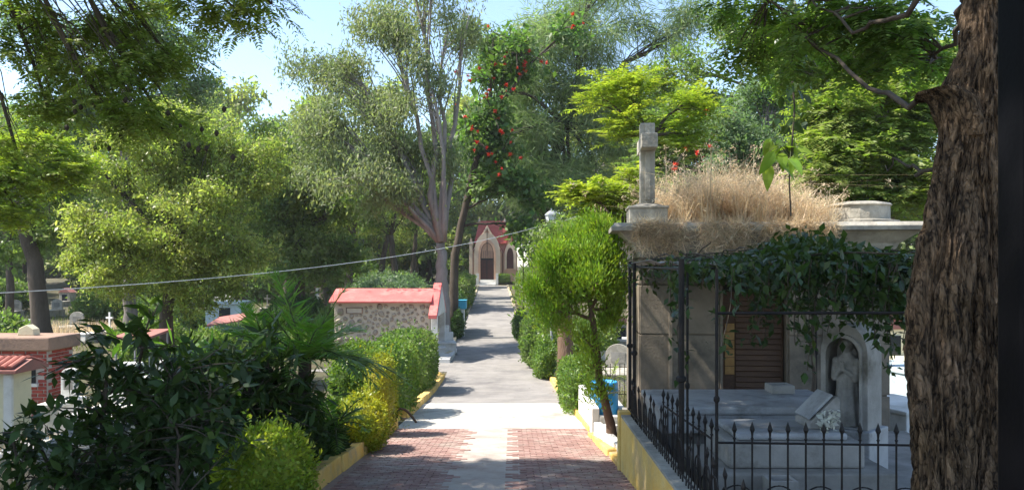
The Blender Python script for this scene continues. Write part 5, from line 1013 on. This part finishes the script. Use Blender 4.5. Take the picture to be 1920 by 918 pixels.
make_tree('jacaranda','wide feathery jacaranda with pale twigs beyond the mausoleum roof',19,1640,[(1650,450,0),(1680,340,0),(1660,250,0)],
  [(1560,210,0,70,50,44),(1640,160,.5,80,55,50),(1560,310,-.5,70,55,46),(1650,290,-.5,70,60,48),(1720,230,0,50,70,34),(1700,350,-.5,55,45,30),(1600,380,-.5,60,30,28),(1520,140,1,55,45,26),(1740,330,-.5,30,45,14),(1690,100,1,70,50,24),(1480,100,1,40,50,14),(1590,80,1,70,45,24)],
  lambda rng, cl: fronds(rng, cl, np.full(len(cl),.45), 9, .7, 10, .30, .28, .2, .4), L_['l_jac'], M['bark_grey'], 208, r0=.22, twig=.014)
make_tree('acacia','dark tangled acacia behind the right graves',40,1480,[(1480,450,0),(1470,300,0),(1440,180,0)],
  [(1300,130,0,70,60,22),(1390,60,0,70,60,26),(1480,140,0,70,60,28),(1550,60,0,80,60,28),(1600,200,0,80,80,34),(1340,190,0,40,30,10),(1500,330,0,80,60,30),(1680,120,0,80,80,30),(1640,350,0,90,60,34),(1560,430,0,120,40,30),(1740,420,0,70,60,24)],
  lambda rng, cl: broad(rng, cl, np.full(len(cl),1.1), 130, .17, .075, .2), L_['l_mid'], M['bark_dark'], 209, r0=.35, twig=.03)
# left side
make_tree('bushy_tree','big bushy light green tree in the middle of the left graves',28,310,[(312,600,0),(315,540,0),(320,460,0)],
  [(385,235,.5,95,48,56),(285,300,0,95,70,64),(400,330,0,100,75,76),(210,400,-.5,80,80,60),(320,420,-1,100,80,84),(430,440,-.5,80,75,60),(490,330,.5,60,70,40),(250,500,-.5,95,60,56),(370,520,-.5,90,55,54),(190,320,0,55,45,24),(460,520,0,60,50,28),(160,470,0,45,45,20),(330,235,.5,50,40,18)],
  lambda rng, cl: broad(rng, cl, np.full(len(cl),.6), 120, .105, .042, .3), L_['l_light'], M['bark_dark'], 211, r0=.28, twig=.016)
make_tree('dark_tree','dark dense tree between the bushy tree and the eucalyptus',46,560,[(562,560,0),(560,450,0)],
  [(520,290,0,60,60,34),(580,330,0,60,70,38),(530,400,-.5,70,60,40),(610,410,-.5,60,50,32),(480,380,0,50,70,26),(560,480,-.5,80,45,34),(640,470,0,50,40,18),(470,480,0,60,50,22)],
  lambda rng, cl: broad(rng, cl, np.full(len(cl),1.2), 125, .20, .09, .2), L_['l_mid'], M['bark_dark'], 212, r0=.4, twig=.03)
make_tree('blue_green_tree','tall blue green tree rising behind the bushy tree',44,240,[(245,560,0),(235,350,0),(230,200,0)],
  [(330,120,0,65,60,32),(240,60,0,100,60,42),(140,100,0,80,70,34),(340,190,0,60,40,20),(60,60,0,70,80,28),(390,155,0,22,18,6),(290,30,0,70,40,22),(200,200,0,80,70,28),(110,220,0,80,70,28),(40,200,0,60,80,24)],
  lambda rng, cl: broad(rng, cl, np.full(len(cl),1.1), 120, .17, .065, .2), L_['l_greygreen'], M['bark_grey'], 213, r0=.4, twig=.03)
make_tree('leaning_tree','tree with thick dark leaning trunk among the left graves',34,88,[(72,560,0),(60,480,0),(40,400,0),(30,300,0)],
  [(30,280,0,80,60,32),(110,330,0,70,60,30),(40,380,0,70,45,26),(-40,320,0,80,80,24),(130,430,0,60,45,22),(20,450,.5,60,40,18)],
  lambda rng, cl: broad(rng, cl, np.full(len(cl),.95), 110, .15, .065, .2), L_['l_mid'], M['bark_dark'], 214, r0=.4, twig=.022)
make_tree('yellow_green_tree','yellow green feathery tree at the left edge above the brick mausoleum',22,-60,[(-60,560,0),(-40,400,0),(-10,340,0)],
  [(20,330,0,60,40,26),(90,330,0,55,35,22),(60,290,0,60,35,18),(30,390,0,50,30,14),(120,300,0,40,30,8)],
  lambda rng, cl: fronds(rng, cl, np.full(len(cl),.45), 8, .7, 9, .35, .30, .2, .35), L_['l_bright'], M['bark_dark'], 215, r0=.2, twig=.014)
for i,(x,Y,tops) in enumerate([(15,52,430),(205,55,400),(185,60,420),(455,58,400)]):
    make_tree('shade_tree','slim dark-trunked shade tree under the far left canopy',Y,x,[(x+4,520,0),(x-6+10*(i%2),tops,0)],[(x-30,tops-40,0,70,50,22),(x+50,tops-60,0,70,50,22),(x,tops-100,0,80,50,20),(x+40,tops+10,0,50,30,10)],
      lambda rng, cl: broad(rng, cl, np.full(len(cl),1.2), 90, .22, .10, .2), L_['l_mid'], M['bark_dark'], 220+i, r0=.3, twig=.03, group='slim shade trees at far left')
for i,(x,Y) in enumerate([(612,66),(650,74),(705,80),(745,70),(770,86),(675,92),(535,78)]):
    make_tree('grove_tree','dark forked tree in the grove behind the fieldstone mausoleum',Y,x,[(x+(-8,6,10,-6,4,-4,8)[i],500,0),(x+(-14,12,22,-12,10,-8,16)[i],440,0)],[(x-35,390,0,50,38,16),(x+35,380,0,50,38,16),(x,335,0,60,45,18),(x-10,420,0,60,28,10),(x+20,290,0,60,45,12)],
      lambda rng, cl: broad(rng, cl, np.full(len(cl),1.5), 90, .28, .12, .2), L_['l_mid'] if i%2 else L_['l_light'], M['bark_dark'], 230+i, r0=.4, twig=.04, group='dark forked trees in the grove')
# backdrop trees: two prototypes copied
protoB = []
for i,(lm,bk2) in enumerate(((L_['l_mid'],M['bark_dark']),(L_['l_light'],M['bark_grey']))):
    protoB.append(make_tree('backdrop_tree',('mid green broad tree in the backdrop beyond the chapel','paler green broad tree in the backdrop beyond the chapel')[i],120,700+i*80,[(700+i*80,500,0),(700+i*80,440,0)],[(700+i*80+dx,yy,dy,48,40,22) for dx,yy,dy in ((-50,400,0),(50,395,2),(0,340,-2),(-40,310,2),(45,320,-2),(0,450,0),(-70,460,1),(70,455,-1))],
      lambda rng, cl: broad(rng, cl, np.full(len(cl),2.4), 90, .5, .22, .2), lm, bk2, 250+i, r0=.5, twig=.06, group='backdrop trees beyond the chapel'))
rg = np.random.default_rng(260)
for i,(X,Y,s) in enumerate([(-85,105,1.2),(-72,118,1.3),(-60,108,1.15),(-50,122,1.3),(-38,112,1.1),(-28,126,1.3),(-14,130,1.2),(-6,140,1.35),(6,136,1.3),(16,118,1.25),(26,108,1.2),(36,96,1.2),(46,104,1.3),(58,92,1.25),(70,100,1.3),(84,96,1.3),(20,86,1.0),(12,100,.95),(34,74,.95),(50,72,1.0),(66,70,1.0),(-66,78,.9),(-54,86,1.0),(-100,96,1.3),(-48,98,.9),(-36,92,.85),(-27,100,.9),(-18,104,.85),(-62,66,.8),(-50,60,.75),(-75,88,1.)]):
    c = copy_tree(protoB[i%2]); c.location = (X,Y,gz(X,Y)-.1); c.rotation_euler.z = rg.uniform(0,6.28); c.scale = (s,s,s*rg.uniform(.95,1.25))
    zone = 'beyond the far left graves' if X < -30 else ('right behind the chapel' if X < 8 else 'beyond the stone mausoleum'); c['label'] = ('mid green','paler green')[i%2]+' broad backdrop tree '+zone
ub = None
for i,(X,Y,s) in enumerate([(-70,84,1.3),(-62,92,1.4),(-54,78,1.1),(-46,88,1.3),(-39,80,1.1),(-33,90,1.3),(-26,84,1.1),(-20,94,1.2),(-14,90,1.1),(-44,66,.9),(-34,70,.9),(-28,62,.8),(-52,64,.9),(12,74,1.1),(20,66,1.1),(30,62,1.1),(42,60,1.2),(16,52,.9),(26,46,.8),(-80,76,1.3),(-19,40,.55),(-14.5,42,.5),(-16,35,.5),(-13,33,.42),(-11.2,38,.45),(-22,34,.5),(-26,38,.6),(-10.4,45,.5),(-20,47,.6),(-24,52,.7),(-31,44,.5),(-36,50,.6),(-33,38,.4),(-40,56,.8),(-29,56,.7)]+[(-95+8.5*k,136+6*(k%3),1.9) for k in range(10)]+[(-9,146,1.9),(10,142,1.9)]):
    if ub is None: ub = hedge('understory_bush','loose green bush under the far left canopy',(X,Y,gz(X,Y)+1.6),(3.6,2.6,1.7),L_['l_mid'],350,9000,.3,.16,2.2,group='bushes under the far trees',cat='bush',amp=.35,rough_=.4); ub.scale = (s,s,s)
    else:
        c = copy_tree(ub); c.location = (X,Y,gz(X,Y)-.15); c.rotation_euler.z = i*1.7; c.scale = (s,s,s*(.8+.12*(i%4)))
        c['label'] = 'loose green bush '+('under the grove behind the fieldstone mausoleum' if -30 < X < 0 and Y > 55 else 'near the blue tomb house and tin canopy' if X < 0 and Y < 55 else 'under the far left canopy' if X < 0 else 'behind the conifer and stone mausoleum')
# trunk of the tree by the right hedge
make_tree('roadside_tree','thick brown roadside tree rising behind the conifer and lamp',29,1062,[(1058,600,0),(1066,500,0),(1075,430,0)],
  [(1090,440,0,50,30,18),(1030,460,.5,30,30,8),(1140,440,.5,50,35,16)],
  lambda rng, cl: broad(rng, cl, np.full(len(cl),.9), 100, .14, .06, .2), L_['l_mid'], M['bark_red'], 216, r0=.33, twig=.015)
# near left overhanging tree (its trunk stands outside the picture)
def over(root, rng, cl):
    n = 2300; c = np.stack([rng.uniform(-14,-.6,n), rng.uniform(2.0,12.6,n), rng.uniform(9.4,13,n)],1)
    h = (c[:,2]-2.6)/sd.z; sx, sy = c[:,0]-sd.x*h, c[:,1]-sd.y*h      # where each spray shades the ground; unseen sprays are thinned to shape that shade
    pk = np.where(sx > 1.85, .88, np.where(sx > 1.25, .1, np.where(sx > -2.4, .85, .66)))*np.where(sy > 11.5-.25*np.clip(sx-1,-2,2), np.where(sx > 1.9, .5, .0), 1)
    hv_ = (c[:,2]-6.8)/sd.z; vx, vy = c[:,0]-sd.x*hv_, c[:,1]-sd.y*hv_; pk = pk*np.where((vx > -6.3) & (vx < -1.8) & (vy > 7.4) & (vy < 9.8), .3, 1)
    pk = np.where((sx+2.5)**2+(sy-8.5)**2 < 1.0, .05, pk); pk = pk*np.where(np.sin(sx*2.2)+np.sin(sy*2.6+1) > 1.0, .4, 1)
    ht = (c[:,2]-4.6)/sd.z; tx, ty = c[:,0]-sd.x*ht, c[:,1]-sd.y*ht; pk = pk*np.where((tx > 2.3) & (tx < 3.4) & (ty > 4.5) & (ty < 6.0), .35, 1)
    c = c[rng.uniform(0,1,n) < pk]
    crown_obj(fronds(rng, c, np.full(len(c),.4), 7, .75, 9, .36, .3, .1, .4), L_['l_jac'], root, 'upper_shade_crown')
    mb = MB(); top = np.array([-8.,6,9.])
    for k in range(14):
        e = np.array([rng.uniform(-12.5,-1), rng.uniform(3,12), rng.uniform(9.8,12)]); mb.tube(curve(top, e, 9, rng, .1, .08), np.linspace(.11,.02,9), 6)
    mb.tube(curve([-11.9,8.6,gz(-11.9,8.6)-.1], top, 9, rng, .05, 0), np.linspace(.36,.2,9), 10)
    for q in c[::3]:
        e = top+(q-top)*.75; mb.tube(curve(e, q, 4, rng, .1, .05), np.linspace(.02,.006,4), 4, False)
    mb.build('upper_limbs', M['bark_dark'], root, smooth=True)
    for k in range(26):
        c = at(rng.uniform(120,440), rng.uniform(190,300), 8.5+rng.uniform(-1,1)); MB().lathe([(.004,-.02),(.022,.0),(.026,.02),(.01,.045)],c,6).build('seed_pod',L_['seed'],root)
nb = [(40,60,0,70,70,26),(150,110,.3,80,70,34),(260,150,0,70,60,30),(330,120,.4,50,60,20),(210,220,-.2,80,40,24),(310,230,.2,50,30,14),(90,200,0,70,50,20),(440,15,.5,60,26,14),(510,8,.5,35,22,8),(380,-10,.5,60,30,14),(30,280,-.4,40,50,10),(240,30,.4,90,60,26)]
make_tree('overhanging_tree','feathery tree overhanging the top left with dark drooping twigs',8.6,-900,[(-800,200,0),(-600,-300,0),(-200,-420,0)],
  nb,
  lambda rng, cl: fronds(rng, cl, np.full(len(cl),.3), 7, .38, 13, .30, .24, .05, .55), L_['l_jac'], M['bark_dark'], 217, dens=.72, r0=.32, twig=.008, extra=over, limb_r=.16)

# ================================================================ HAZE
hm = bpy.data.materials.new('haze'); hm.use_nodes = True; hn = hm.node_tree.nodes; hn.remove(hn['Principled BSDF'])
pv_ = hn.new('ShaderNodeVolumePrincipled'); pv_.inputs['Color'].default_value = (.93,.95,1,1); pv_.inputs['Density'].default_value = .0003; pv_.inputs['Anisotropy'].default_value = .2
hm.node_tree.links.new(pv_.outputs[0], hn['Material Output'].inputs['Volume'])
tag(MB().box((-960,-60,-1),(960,1060,46)).build('haze', hm), 'thin pale air over the whole cemetery', 'haze', kind='stuff')
